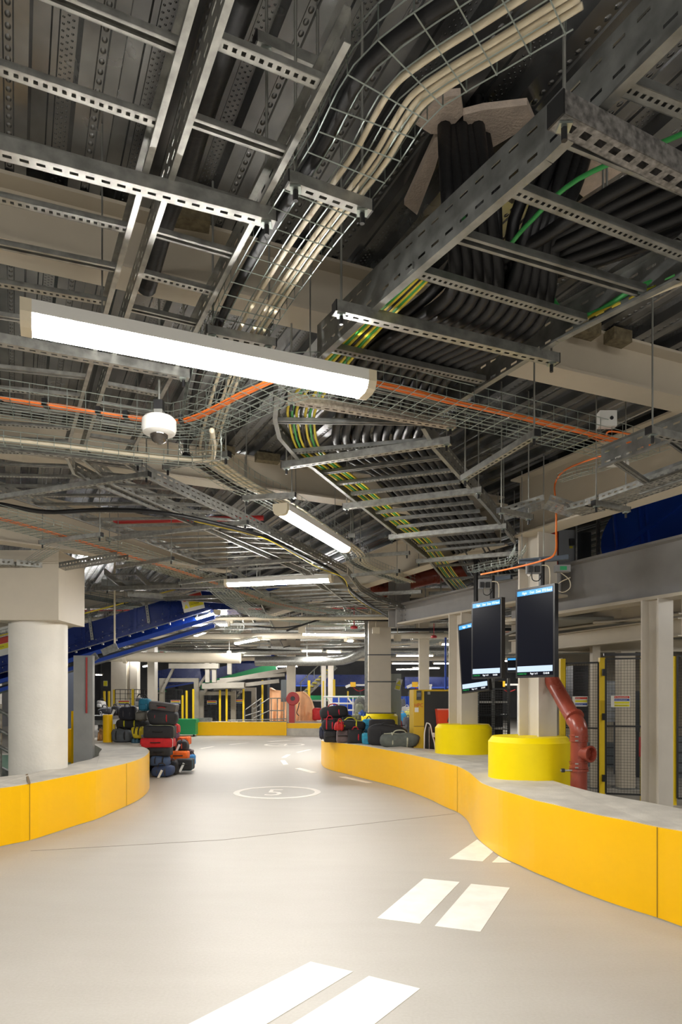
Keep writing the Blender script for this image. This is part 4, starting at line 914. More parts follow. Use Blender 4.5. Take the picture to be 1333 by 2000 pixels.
# =============================== BLUE CONVEYOR AT LEFT ===============================
cv = thing('belt_conveyor', 'inclined dark blue belt conveyor rising to the right behind the round column', 'conveyor', (-4.5, 13.2, 2.5))
def cvz(px, top): # front face z at px, plane Y=13
    return (Q(0, 1218-(px-144)*.262, 13).z if top else Q(0, 1272-(px-144)*.30, 13).z)
xs = [-260, 144, 400]
def cvbox(mb, px0, px1, dt0, dt1, y0, y1):          # slice between offsets measured from the panel bottom
    a, b = Q(px0, 0, 13).x, Q(px1, 0, 13).x; za, zb = cvz(px0, False), cvz(px1, False)
    mb.hexa([(a,y0,za+dt0),(b,y0,zb+dt0),(b,y1,zb+dt0),(a,y1,za+dt0),(a,y0,za+dt1),(b,y0,zb+dt1),(b,y1,zb+dt1),(a,y1,za+dt1)])
mb = MB(); cvbox(mb, -200, 415, 0, .46, 13, 13.06); mb.build('side_panel', BLUE, cv)
mb = MB(); cvbox(mb, -200, 415, .0, .46, 13.9, 13.96); mb.build('side_panel', BLUE, cv)
mb = MB(); cvbox(mb, -200, 415, .30, .34, 13.06, 13.9); mb.build('belt', DARKM, cv)
mb = MB(); cvbox(mb, -200, 415, .0, .05, 12.95, 13.0); cvbox(mb, -200, 415, .13, .15, 12.975, 13.0); mb.build('lower_flange', BLUE, cv)
mb = MB(); cvbox(mb, -200, 420, -.20, -.12, 12.95, 13.02); mb.build('lower_rail', BLUE2, cv)
mb = MB(); cvbox(mb, -200, 420, -.36, -.29, 12.95, 13.02); mb.build('lower_rail', BLUE2, cv)
mb = MB(); cvbox(mb, -200, 415, -.27, -.23, 13.1, 13.8); mb.build('return_belt', DARKM, cv)
a0, b0 = Q(415,0,13).x, Q(458,0,13).x; zt0 = cvz(415, False); mb = MB()
mb.hexa([(a0,13,zt0),(b0,13,Q(0,1190,13).z),(b0,13.9,Q(0,1190,13).z),(a0,13.9,zt0),(a0,13,zt0+.46),(b0,13,Q(0,1184,13).z),(b0,13.9,Q(0,1184,13).z),(a0,13.9,zt0+.46)]); mb.build('nose', BLUE, cv)
mb = MB(); r_ = random.Random(3)
for px in range(-150, 412, 13):
    x = Q(px,0,13).x; z = cvz(px, False)
    for dz in ((.09, .20) if (px//13) % 3 == 0 else (.09,)): mb.cyl((x, 12.98, z+dz), (x, 13.0, z+dz), .009, n=6)
    if px % 2: mb.box(x, 12.94, z-.05, x+.035, 12.96, z-.02)
mb.build('bolts', GALV, cv)
for px in (176, 286, 385, -60):
    x = Q(px,0,13).x; z = cvz(px, False); strut_mesh(MB(), Vector((x+.06, 12.95, z+.12)), Vector((x-.02, 12.95, z+.72)), 'slot', .05, .03).build('stay', GALV, cv)
for px in (165, 265, 330): x = Q(px,0,13).x; z = cvz(px, False); MB().box(x-.03, 12.97, z, x+.03, 13.0, z+.46).build('stiffener', BLUE, cv)
pts = [Vector((Q(px,0,12.9).x, 12.85, cvz(px, True)+.05)) for px in (-150, 60, 144, 280, 400)]
basket(pts, .22, 'wire basket running along the top edge of the blue conveyor', .14, BG, r=.004, nl=4)
cable([p+Vector((0,-.12,.04)) for p in pts], .012, YELC, 'yellow cable along the top edge of the blue conveyor')
sg, R_ = sign(Q(376, 1175, 12.75), .40, .34, 'white sign with red and yellow panels hanging on the blue conveyor', [(-.18,.48,.05,.40,SR,'DO NOT CLIMB',WHITE,.026),(-.18,.48,-.30,.03,SY,'CAUTION',INK,.045)], roll=math.radians(-14))
MB().lathe([(.045,0),(.045,.003),(.034,.003),(.034,0)], 24, R_ @ Matrix.Translation((-.13,-.002,.075)) @ Matrix.Rotation(math.pi/2,4,'X')).build('prohibition_ring', SR, sg)
MB().lathe([(.018,0),(.012,.003)], 12, R_ @ Matrix.Translation((-.13,-.003,.075)) @ Matrix.Rotation(math.pi/2,4,'X')).build('prohibition_icon', INK, sg)
mb = MB(); mb.v = [R_ @ Vector(p) for p in ((-.175,-.002,-.10),(-.09,-.002,-.10),(-.1325,-.002,-.02),(-.175,-.004,-.10),(-.09,-.004,-.10),(-.1325,-.004,-.02))]; mb.f = [(0,1,2),(3,4,5),(0,1,4,3),(1,2,5,4),(2,0,3,5)]; mb.build('warning_triangle', SY, sg)
sg2, R_ = sign(Q(0, 1254, 12.75), .46, .52, 'grey sign with red and yellow panels at the left picture edge', [(-.3,.48,-.08,.16,SR,'',WHITE,.026),(-.3,.48,-.27,-.09,SY,'CAUTION',INK,.045)], roll=math.radians(-14))
text('GROUP', .06, R_ @ Matrix.Translation((.0,-.003,.12)) @ Matrix.Rotation(math.pi/2, 4, 'X'), INK, sg2, 'lettering', .9)
hr = thing('drop_rod', 'pale rod with a bracket hanging down past the blue conveyor', 'rod', Q(224, 1262, 12.4)); MB().cyl(Q(224,1262,12.4), Vector((Q(224,0,12.4).x, 12.4, DECK)), .018, n=8).build('rod', CRM, hr); MB().bar(Q(200,1275,12.35), Q(229,1262,12.35), .05, .12).build('bracket', GALVD, hr); MB().bar(Q(172,1292,12.3), Q(190,1280,12.3), .05, .12).build('bracket', GALVD, hr)
cw = tag(MB().box(Q(205,0,16).x, 16.5, 3.15, Q(290,0,16).x, 16.9, 3.55).build('duct', mat('pale_duct', (.45,.45,.42), .5)), 'pale box duct above the left end of the blue conveyor', 'duct')
tg = thing('tray_cover', 'long grey channel crossing above the blue conveyor', 'channel', Q(290, 1147, 12.2)); MB().bar(Q(200,1138,12.2), Q(440,1150,12.2), .1, .11).build('channel', GALVD, tg); MB().cyl(Q(250,1140,12.2), Vector((Q(250,0,12.2).x, 12.2, DECK)), .008, n=6).build('hanger_rod', RODM, tg); MB().cyl(Q(420,1148,12.2), Vector((Q(420,0,12.2).x, 12.2, DECK)), .008, n=6).build('hanger_rod', RODM, tg)
# second blue conveyor behind, higher to the right
c2 = thing('belt_conveyor', 'second blue conveyor glimpsed behind the crossing tube light', 'conveyor', Q(520, 1130, 15.5)); MB().hexa([Q(430,1172,15.5), Q(600,1122,15.5), Q(600,1122,16.4), Q(430,1172,16.4), Q(430,1145,15.5), Q(600,1098,15.5), Q(600,1098,16.4), Q(430,1145,16.4)]).build('side_panel', BLUE, c2)
MB().bar(Q(430,1180,15.4), Q(600,1130,15.4), .06, .06).build('lower_rail', BLUE2, c2)
# handrail and floor things at far left
hd = thing('stair_handrail', 'grey tubular handrail sloping down behind the left edge', 'handrail', Q(-10, 1480, 10.4)); mb = MB()
for (x0,y0),(x1,y1) in (((-120,1322),(40,1410)), ((-120,1360),(40,1448)), ((-120,1395),(40,1480))): mb.tube([Q(x0,y0,10.6), Q(x1,y1,10.4)], .03, 10)
mb.build('rails', GALV, hd); MB().cyl(Vector((Q(0,0,10.5).x, 10.5, 0)), Q(0,1375,10.5), .03, n=10).build('upright', GALV, hd); MB().cyl(Vector((Q(40,0,10.4).x, 10.4, 0)), Q(40,1410,10.4), .03, n=10).build('upright', GALV, hd)
MB().bar(Q(-120,1450,10.9), Q(40,1532,10.7), .06, .22).build('stringer', GALVD, hd)
yw = tag(MB().box(Q(131,0,16).x, 16.0, 0, Q(151,0,16).x, 16.3, Q(0,1424,16).z).build('guard', YEL), 'yellow guard block in the gap right of the round column', 'guard')
tag(MB().box(Q(139,0,15.6).x, 15.6, 0, Q(149,0,15.6).x, 15.75, Q(0,1389,15.6).z).build('bollard', YEL), 'slim yellow post beside the grey post, in the gap', 'post')
tag(MB().box(Q(128,0,17.5).x, 17.5, 0, Q(150,0,17.5).x, 17.6, 2.3).build('slate_board', mat('slate_panel', (.07,.08,.11), .5)), 'dark slate board in the gap behind the round column', 'board')
tag(MB().cyl((Q(210.5,0,13.9).x, 13.9, .615), (Q(210.5,0,13.9).x, 13.9, Q(0,1396,13.9).z), .095, n=24).build('bollard', YEL), 'round yellow bollard left of the bag heap', 'bollard')
# =============================== BAGS ===============================
def bcol(c, var=.18): return mat('fabric_%02d%02d%02d' % tuple(int(x*99) for x in c), c, .75, 0, var, 12, .3, 60)
BAGC = 'left heap bags'
def superbox(mb, a, b, c, e=.35, n=10, sag=.0, seed=0, M=None, arch=0.0):
    # rounded, slightly slumped box centred on the origin, base at z=0
    sg = lambda v, p: math.copysign(abs(v)**p, v); base = len(mb.v); N = 2*n; K = n
    for i in range(K+1):
        ph = -math.pi/2+math.pi*i/K
        for j in range(N):
            th = 2*math.pi*j/N+.001
            x = a*sg(math.cos(ph), e)*sg(math.cos(th), e); y = b*sg(math.cos(ph), e)*sg(math.sin(th), e); z = c*sg(math.sin(ph), e)
            if sag:
                q = noise.noise_vector(Vector((x*4+seed*3.1, y*4, z*5)))*sag; x += q.x; y += q.y; z += q.z*(.3 if i < K/3 else 1)
            z += arch*(1-(x/a)**2)
            z = max(z, -c); p = Vector((x, y, z+c)); mb.v.append(M @ p if M else p)
    for i in range(K):
        for j in range(N): k = (j+1) % N; mb.f.append((base+i*N+j, base+i*N+k, base+(i+1)*N+k, base+(i+1)*N+j))
    return mb
def bag(kind, x0, y0, x1, y1, Y, col, label, ox=180, oy=1330, sc=4.443, trim=None, dp=.36, rz=0.0, tagged=False, group='bags in the left heap', tilt=0, zfix=None):
    X0, X1 = Q(ox+x0/sc, 0, Y).x, Q(ox+x1/sc, 0, Y).x; zb, ztp = Q(0, oy+y1/sc, Y).z, Q(0, oy+y0/sc, Y).z
    if zfix is not None: zb = zfix
    if zb < .02: zb = 0.004
    wd, hh = (X1-X0), (ztp-zb); nm = {'case': 'suitcase', 'duffel': 'duffel_bag', 'pack': 'backpack', 'bag': 'travel_bag'}[kind]; cat = nm.replace('_', ' ')
    t = thing(nm, label, cat, ((X0+X1)/2, Y+dp/2, zb), group, rz); a, b, c = wd/2, dp/2, hh/2; seed = int(abs(x0*7+y0)) % 97
    t.rotation_euler[1] = tilt
    loc = t.location.copy(); T = Matrix.Translation(loc)
    e = {'case': .28, 'duffel': .55, 'pack': .5, 'bag': .45}[kind]; sg_ = {'case': .012, 'duffel': .045, 'pack': .03, 'bag': .05}[kind]
    smoothish(superbox(MB(), a, b, c, e, 14, sg_, seed, T).build('body', bcol(col), t), 80)
    tm = bcol(trim if trim else tuple(min(1, x*1.8+.02) for x in col))
    if kind == 'case':
        mb = MB(); pts = [loc+Vector((a*.985*math.copysign(abs(math.cos(q))**.28, math.cos(q)), -b*.55, c+c*.985*math.copysign(abs(math.sin(q))**.28, math.sin(q)))) for q in [i*2*math.pi/36 for i in range(37)]]
        mb.tube(pts, .010, 6); mb.build('piping', tm, t)
        MB().tube(spline([loc+Vector((-.09,-b-.0,c*1.1)), loc+Vector((-.07,-b-.035,c*1.15)), loc+Vector((.07,-b-.035,c*1.15)), loc+Vector((.09,-b,c*1.1))], 4), .010, 6).build('handle', bcol((.02,.02,.02)), t)
        mb = MB()
        for s in (-1, 1): mb.cyl(loc+Vector((s*(a-.05), -b*.5, -.0+.02)), loc+Vector((s*(a-.02), -b*.5, .02)), .022, n=10)
        mb.build('wheels', BLK, t)
    elif kind in ('duffel', 'bag'):
        for s in (-1, 1):
            pts = [loc+Vector((s*a*.38, -b*1.02*math.cos(q), c-c*1.03*math.sin(-q))) for q in [(-.45+i*.9/8)*math.pi for i in range(9)]]
            mb = MB(); mb.tube(pts, .015, 5); mb.build('strap', tm, t)
        MB().tube(spline([loc+Vector((-a*.38,-b*.5,c*1.85)), loc+Vector((-a*.2,-b*.75,c*2.0+.05)), loc+Vector((a*.2,-b*.75,c*2.0+.05)), loc+Vector((a*.38,-b*.5,c*1.85))], 4), .011, 6).build('handle', tm, t)
        MB().tube([loc+Vector((x*a, -b*.25, c*2-.012+.0)) for x in (-.8, -.3, .3, .8)], .008, 5).build('zip', tm, t)
    else:
        superbox(MB(), a*.72, b*.4, c*.5, .5, 8, .01, seed, T @ Matrix.Translation((0, -b*.95, c*.15))).build('pocket', tm, t)
        MB().tube(spline([loc+Vector((-.05,0,c*1.95)), loc+Vector((0,-.02,c*2+.06)), loc+Vector((.05,0,c*1.95))], 4), .010, 6).build('handle', bcol((.02,.02,.02)), t)
    if tagged:
        p = loc+Vector((a*.15, -b-.02, c*1.35)); ml = Matrix.Translation(p) @ Matrix.Rotation(.45, 4, 'Y'); MB().box(-.022, -.003, -.20, .022, .003, .0, ml).build('luggage_tag', mat('paper_tag', (.85,.85,.83), .6), t)
    return t
BK = (.022, .022, .025)
bag('duffel', 505,742,687,836, 13.00, (.035,.06,.14), 'dark denim blue bag with a white tag at the very bottom of the left heap', tagged=True, trim=(.05,.05,.06))
bag('duffel', 490,652,665,745, 13.10, (.06,.10,.20), 'lighter denim blue bag lying on the dark denim one', trim=(.02,.02,.03))
bag('case', 485,580,672,655, 13.15, BK, 'flat black suitcase between the denim bags and the red suitcase')
bag('case', 408,498,690,584, 13.20, (.60,.015,.02), 'bright red suitcase in the front of the left heap', trim=(.75,.72,.7), dp=.42)
bag('bag', 425,470,520,505, 13.35, (.22,.21,.20), 'grey wrapped pouch on the left end of the red suitcase', dp=.3)
bag('case', 435,388,700,506, 13.25, BK, 'large black suitcase with a round white tag above the red one', trim=(.4,.42,.25), dp=.42)
bag('duffel', 465,255,725,390, 13.30, (.03,.03,.033), 'large black duffel with red piping above the middle of the left heap', trim=(.45,.02,.03), dp=.42)
bag('case', 482,186,716,262, 13.35, (.09,.08,.08), 'dark grey flower-patterned suitcase on top of the left heap', dp=.4, tilt=.12, trim=(.3,.28,.25))
bag('pack', 393,148,490,262, 13.45, (.01,.16,.26), 'teal blue backpack on top of the left heap', trim=(.01,.12,.2), dp=.3)
bag('pack', 362,140,425,225, 13.75, (.12,.12,.13), 'black and silver backpack peeking out behind the teal one', trim=(.5,.5,.5), dp=.3)
bag('bag', 222,222,372,345, 13.85, (.02,.018,.022), 'black speckled soft bag at the upper left of the left heap', dp=.4)
bag('bag', 368,262,478,345, 13.60, (.14,.13,.11), 'olive grey crumpled bag under the teal backpack', dp=.35)
bag('duffel', 205,318,435,425, 13.95, BK, 'black duffel with bright yellow straps on the left of the heap', trim=(.65,.6,.02), dp=.4)
bag('duffel', 143,420,340,537, 13.75, (.10,.11,.12), 'grey rolled bag standing on the end of the left low wall', trim=(.02,.02,.02), dp=.36)
bag('bag', 336,402,428,503, 13.60, (.60,.45,.01), 'yellow and black bag in the middle of the left heap', trim=(.02,.02,.02), dp=.3)
bag('bag', 332,497,415,545, 13.62, (.03,.09,.14), 'small blue plaid bag beside the red suitcase', dp=.3)
bag('case', 715,680,862,780, 13.60, (.025,.025,.03), 'black suitcase with coloured dots at the lower right of the left heap', trim=(.05,.2,.25), tagged=True)
bag('case', 668,612,822,695, 13.75, (.85,.14,.01), 'bright orange suitcase in the lower right of the left heap', dp=.36)
bag('duffel', 690,520,815,614, 13.85, BK, 'black duffel between the two orange suitcases', trim=(.45,.05,.02), tagged=True)
bag('case', 738,488,836,558, 14.10, (.85,.13,.01), 'upper orange suitcase at the right end of the left heap', dp=.34)
bag('pack', 822,642,884,738, 14.0, (.02,.22,.55), 'bright sky blue round bag at the right end of the left heap', tagged=True, dp=.3)
bag('bag', 664,702,730,812, 13.40, (.025,.025,.025), 'small black bag between the denim and the dotted bags', dp=.3)
bag('bag', 690,378,741,452, 13.9, (.50,.02,.02), 'red bag showing behind the right of the black suitcases', dp=.3)
bag('bag', 688,450,735,512, 13.9, (.10,.04,.10), 'dark purple bag above the black duffel of the left heap', dp=.3)
bag('bag', 700,600,860,700, 14.35, (.08,.05,.06), 'dark maroon bag behind the orange suitcases', dp=.35)
bag('bag', 150,225,232,300, 14.3, (.04,.04,.05), 'dark jacket-like bag with a white tag at the far left of the heap', dp=.4, tagged=True)
bag('bag', 40,232,160,292, 14.9, (.05,.05,.055), 'flat dark bag left of the heap behind the bollard', dp=.4)
bag('bag', 38,290,92,440, 14.6, (.16,.16,.17), 'grey plastic-wrapped bag behind the yellow bollard', dp=.4)
bag('bag', 40,440,95,530, 14.3, (.42,.22,.08), 'amber coloured plastic sack beside the yellow bollard', dp=.3)
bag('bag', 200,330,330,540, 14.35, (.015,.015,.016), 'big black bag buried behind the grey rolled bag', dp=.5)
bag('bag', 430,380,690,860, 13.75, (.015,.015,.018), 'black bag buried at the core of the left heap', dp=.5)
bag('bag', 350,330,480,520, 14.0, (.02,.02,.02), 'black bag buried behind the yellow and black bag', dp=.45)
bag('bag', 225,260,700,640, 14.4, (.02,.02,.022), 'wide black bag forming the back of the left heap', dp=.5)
bag('pack', 38,172,92,235, 15.2, (.35,.34,.33), 'round grey helmet bag left of the heap', dp=.3)
RG = dict(ox=600, oy=1320, group='bags on the right low wall')
bag('duffel', 638,500,978,632, 12.60, (.12,.135,.12), 'grey-green duffel at the right end of the row on the wall', trim=(.5,.5,.38), **RG)
bag('duffel', 530,428,892,618, 13.00, (.022,.022,.024), 'long black duffel with small coloured dots behind the grey-green one', trim=(.03,.03,.03), **RG)
bag('case', 540,380,768,512, 13.5, BK, 'upright black case behind the long black duffel', **RG)
bag('pack', 480,378,600,500, 13.9, (.02,.30,.50), 'sky blue backpack leaning on the black case on the wall', trim=(.02,.2,.35), **RG)
bag('pack', 473,498,548,606, 13.25, (.03,.34,.50), 'lower sky blue bag next to the long black duffel', trim=(.03,.25,.4), **RG)
bag('bag', 348,470,492,597, 13.45, BK, 'black bag with red stripes standing on the wall edge', trim=(.55,.02,.03), **RG)
bag('case', 257,473,362,582, 13.75, (.16,.12,.12), 'mottled grey-purple case on the wall edge', trim=(.3,.26,.26), **RG)
bag('case', 148,485,258,577, 13.95, (.03,.03,.03), 'black dotted case at the left end of the wall', trim=(.06,.06,.07), **RG)
bag('bag', 110,440,160,552, 14.6, (.025,.03,.06), 'dark blue-black bag at the very tip of the right wall', **RG)
bag('duffel', 245,388,512,474, 13.75, (.03,.03,.03), 'black duffel with yellow cross straps lying on the mottled case', trim=(.70,.65,.02), **RG)
bag('duffel', 240,400,330,475, 13.55, (.50,.015,.02), 'red end pocket bag beside the yellow cross strapped duffel', trim=(.6,.03,.03), dp=.2, **RG)
bag('duffel', 130,372,262,488, 14.0, (.028,.028,.03), 'black duffel with red tabs at the left of the right heap', trim=(.6,.02,.04), **RG)
bag('duffel', 120,335,395,432, 14.35, (.03,.03,.032), 'big black duffel in the second layer of the right heap', trim=(.1,.1,.1), **RG)
bag('duffel', 112,268,362,372, 14.3, (.028,.028,.03), 'black holdall with red piping topping the right heap', trim=(.6,.02,.05), tilt=-.12, **RG)
bag('bag', 392,335,467,392, 14.8, (.30,.30,.18), 'khaki soft bag behind the top of the right heap', **RG)
bag('bag', 450,322,508,352, 15.3, (.05,.12,.40), 'blue bundle just left of the far yellow drum', **RG)
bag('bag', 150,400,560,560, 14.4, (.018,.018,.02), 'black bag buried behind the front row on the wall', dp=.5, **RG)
for k, (x0, y0, x1, y1, Y, c, lb) in enumerate(((785,325,875,392,20,(.02,.25,.5),'sky blue bag on the far pile right of the strapped column'), (785,392,835,432,19.5,(.5,.03,.03),'red bag on the far pile right of the strapped column'), (840,360,918,455,19,(.05,.05,.055),'dark bag on the far pile beside the yellow machine'), (825,270,915,330,22,(.4,.38,.36),'pale crumpled bag on the far pile'), (820,205,865,290,23,(.10,.10,.11),'dark grey bag at the top of the far pile'), (410,195,510,300,24,(.13,.13,.12),'dark bag behind the white railing'), (420,250,500,330,23.5,(.16,.17,.12),'olive bag behind the white railing'), (850,310,915,365,21,(.45,.42,.1),'yellowish bag on the far pile'))):
    bag('bag', x0, y0, x1, y1, Y, c, lb, ox=600, oy=1320, group='bags on the far pile', dp=.6, zfix=.42)
tb = thing('baggage_bench', 'low dark baggage bench under the far pile of bags', 'bench', Q(790, 1430, 21)); MB().box(Q(735,0,20).x, 19, 0, Q(815,0,20).x, 24.6, .42).build('deck', DARKM, tb)
bt = thing('check_belt', 'raised black belt behind the yellow bollard, left of the bag heap', 'conveyor', (Q(205,0,15).x, 14.9, 0)); xa, xb = Q(188,0,15).x, Q(231,0,15).x
MB().box(xa, 14.25, 1.05, xb, 15.7, 1.14).build('belt', BLK, bt); MB().box(xa, 14.25, .95, xb, 15.7, 1.05).build('frame', GALVD, bt)
for x in (xa+.05, xb-.05):
    for y in (14.5, 15.5): MB().box(x-.03, y-.03, 0, x+.03, y+.03, .95).build('leg', GALVD, bt)
# =============================== MACHINE AND FAR HALL ===============================
hm = thing('compressor', 'tall yellow and black machine with red HPC lettering behind the right low wall', 'machine', (Q(845,0,12.9).x, 13.0, 0))
x0, x1, x2 = Q(808,0,12.75).x, Q(829,0,12.7).x, Q(885,0,12.7).x; zt_ = Q(0,1347,12.7).z
MB().box(x0, 12.7, 0, x1, 13.5, zt_).build('yellow_front', mat('machine_yellow', (.62,.40,.01), .45), hm)
MB().box(x1, 12.72, 0, x2, 13.5, zt_-.03).build('black_side', mat('machine_black', (.02,.022,.022), .5), hm)
MB().box(x1, 12.70, zt_-.03, x2, 13.5, zt_).build('yellow_top_edge', mat('machine_yellow', (.62,.40,.01), .45), hm)
MB().box(Q(814,0,12.7).x, 12.66, Q(0,1367,12.7).z, Q(823,0,12.7).x, 12.7, Q(0,1349,12.7).z).build('control_panel', DARKM, hm)
MB().box(Q(814.7,0,12.7).x, 12.655, Q(0,1361,12.7).z, Q(822,0,12.7).x, 12.66, Q(0,1353,12.7).z).build('display', mat('grey_display', (.12,.13,.15), .3), hm)
MB().box(Q(810.5,0,12.7).x, 12.69, Q(0,1391,12.7).z, Q(818,0,12.7).x, 12.7, Q(0,1382,12.7).z).build('data_label', WHITE, hm)
MB().box(x0, 12.695, Q(0,1419,12.7).z, x1, 12.7, Q(0,1418.3,12.7).z).build('door_gap', BLK, hm)
text('HPC', .10, Matrix.Translation((x0+.01, 12.694, Q(0,1381,12.7).z)) @ Matrix.Rotation(math.pi/2, 4, 'X'), SR, hm, 'lettering', .85)
MB().box(Q(836,0,12.7).x, 12.71, Q(0,1356.5,12.7).z, Q(841,0,12.7).x, 12.72, Q(0,1351,12.7).z).build('pale_label', GALV, hm)
MB().cyl((Q(840.5,0,12.5).x, 12.6, .3), (Q(840.5,0,12.5).x, 12.6, Q(0,1420,12.5).z), .012, n=8).build('drain_pipe', GALV, hm)
cable([Q(834,1412,12.62), Q(830,1430,12.55), Q(829.5,1450,12.5), Q(829,1466,12.5)], .012, WHITE, 'white cable drooping in front of the black machine side')
cable([Q(834,1412,12.62), Q(841,1416,12.5), Q(845,1435,12.5), Q(849,1450,12.5), Q(851,1466,12.5)], .012, WHITE, 'white cable with a red plug in front of the black machine')
tag(MB().box(Q(845,0,12.5).x, 12.46, Q(0,1440,12.5).z, Q(849,0,12.5).x, 12.5, Q(0,1431,12.5).z).build('plug', WHITE), 'white industrial plug on the cable by the machine', 'plug')
ob = thing('tilt_bin', 'orange-red open bin between the machine and the middle column', 'bin', Q(868, 1400, 12.4)); a0, a1 = Q(856,1440,12.35), Q(884,1385,12.35)
MB().hexa([(a0.x+.06,12.3,.5),(a1.x,12.3,.5),(a1.x,12.6,.5),(a0.x+.06,12.6,.5),(a0.x-.02,12.25,a1.z),(a1.x,12.25,a1.z),(a1.x,12.6,a1.z),(a0.x-.02,12.6,a1.z)]).build('body', mat('bin_orange_red', (.75,.06,.02), .35), ob)
MB().box(a0.x-.03, 12.24, a1.z-.015, a1.x, 12.26, a1.z+.01).build('rim', mat('bin_rim', (.8,.3,.25), .4), ob); MB().bar(Q(875,1410,12.2), Q(881,1390,12.2), .03, .02).build('dark_stay', DARKM, ob); MB().box(a0.x, 12.3, 0, a1.x, 12.6, .5).build('stand', DARKM, ob)
hb = tag(MB().box(Q(820,0,20).x, 20, Q(0,1347,20).z, Q(839,0,20).x, 20.3, DECK).build('hanging_duct', CREAM), 'short cream box hanging from the ceiling above the yellow machine', 'hanging box')
bp2 = tag(MB().cyl((Q(871,0,18).x, 18, 0), (Q(871,0,18).x, 18, 3.1), .03, n=8).build('blue_pole', BLUE2), 'thin blue pole beside the middle column', 'pole')
ec = thing('electrical_cabinet', 'tall grey electrical cabinet with a yellow hazard label right of the strapped column', 'cabinet', Q(774, 1390, 16.9)); a0, a1 = Q(763,0,16.9).x, Q(784,0,16.9).x
MB().box(a0, 16.9, .0, a1, 17.3, Q(0,1316,16.9).z).build('body', mat('cab_greygreen', (.33,.36,.33), .5), ec)
lm = Matrix.Translation(Q(779,1337,16.85)) @ Matrix.Rotation(.25,4,'Y'); MB().box(-.07,0,-.14,.07,.01,.14,lm).build('label_plate', WHITE, ec); MB().box(-.055,-.004,-.12,.055,-.001,-.03,lm).build('label_band', SY, ec)
mb = MB(); mb.v = [lm @ Vector(p) for p in ((-.06,-.002,.0),(.06,-.002,.0),(0,-.002,.12),(-.06,-.004,.0),(.06,-.004,.0),(0,-.004,.12))]; mb.f = [(0,1,2),(3,4,5),(0,1,4,3),(1,2,5,4),(2,0,3,5)]; mb.build('warning_triangle', SY, ec)
mg = mesh_panel('mesh_fence_panel', Q(932,0,14.5), Q(995,0,14.2), .1, Q(0,1346,14.5).z, 'dense black mesh panel between the two screen columns', cell=.05, r=.004, mid=False)
ru = thing('shelf_rack', 'black rack with white trays behind the dense mesh panel', 'rack', (Q(960,0,15.4).x, 15.4, 0)); xa, xb = Q(932,0,15.4).x, Q(992,0,15.4).x
for z in (.5, .8, 1.1, 1.4, 1.7): MB().box(xa, 15.3, z, xb, 15.8, z+.04).build('shelf', WHITE if z in (.8, 1.4) else DARKM, ru)
for x in (xa, (xa+xb)/2, xb): MB().box(x-.03, 15.28, 0, x+.03, 15.32, 1.95).build('upright', GALVD, ru)
mb_ = MB().box(xa, 15.85, 0, xb, 15.9, 1.9).build('back_panel', BLK, ru)
# fire hose reel and its column
fh = thing('fire_hose_reel', 'round red fire hose reel on a red stand at the end of the lane', 'hose reel', Q(573, 1408, 26.4)); c = Q(572.5, 1364.5, 27.0)
smoothish(MB().lathe([(.26,-.1),(.26,.1),(.24,.12),(.1,.12)], 32, Matrix.Translation(c) @ Matrix.Rotation(math.pi/2,4,'X')).build('drum', REDP, fh), 35); MB().lathe([(.09,0),(.085,.03)], 20, Matrix.Translation(c+Vector((0,-.12,0))) @ Matrix.Rotation(math.pi/2,4,'X')).build('hub', BLK, fh)
a0, a1 = Q(565,1410,27.0), Q(576,1372,27.0); MB().box(a0.x, 26.95, .5, a1.x, 27.1, a1.z).build('stand', REDP, fh); MB().tube(spline([Q(585,1372,26.9), Q(583,1382,26.9), Q(580,1392,26.9), Q(584,1398,26.9)], 4), .02, 6).build('nozzle', DARKM, fh)
t = thing('hall_column', 'grey and cream column behind the fire hose reel', 'column', Q(568, 1410, 27.6)); MB().box(Q(560,0,27.6).x, 27.6, .5, Q(577,0,27.6).x, 27.9, 4.0).build('shaft', CREAM, t); MB().box(Q(549,0,27.6).x, 27.6, Q(0,1371,27).z, Q(560,0,27.6).x, 27.8, Q(0,1327,27).z).build('grey_box', mat('cab_grey', (.16,.18,.19)), t)
# orange tarpaulin
ot = thing('orange_sheet', 'pale orange sheet draped over something bulky beyond the hose reel', 'sheet', Q(575, 1406, 28.5)); mb = MB(); nx, nz = 26, 10
rows = []
outl = [(527,1343),(533,1347),(549,1349),(570,1352),(585,1351),(592,1350),(600,1358),(607,1366),(613,1385),(619,1402)]
for i in range(nx+1):
    u = i/nx; px = 527+92*u
    k = max(j for j in range(len(outl)) if outl[j][0] <= px+1e-6); k = min(k, len(outl)-2); tt = (px-outl[k][0])/(outl[k+1][0]-outl[k][0]); ty = outl[k][1]+tt*(outl[k+1][1]-outl[k][1])
    for j in range(nz+1):
        v = j/nz; py = ty+(1408-ty)*v; Yd = 28.6-.55*v+.10*math.sin(i*1.7+v*2)*v+.06*math.sin(i*.7)
        rows.append(Q(px, py, Yd))
base = 0; mb.v = rows+[p+Vector((0,1.2,0)) for p in rows]; n1 = len(rows)
for i in range(nx):
    for j in range(nz): a_ = i*(nz+1)+j; mb.f.append((a_, a_+nz+1, a_+nz+2, a_+1))
    a_ = i*(nz+1); mb.f.append((a_, n1+a_, n1+a_+nz+1, a_+nz+1))
for i in (0, nx):
    for j in range(nz): a_ = i*(nz+1)+j; mb.f.append((a_, a_+1, n1+a_+1, n1+a_))
smoothish(mb.build('draped_sheet', mat('orange_tarp', (.95,.50,.25), .6, 0, .05, 5), ot), 60)
tag(superbox(MB(), .2, .2, .26, .5, 10, .05, 4, Matrix.Translation(Q(620, 1407, 28)-Vector((0,0,0)))).build('red_bundle', mat('red_fabric', (.6,.02,.02), .6)), 'red bundle at the right foot of the orange sheet', 'bundle')
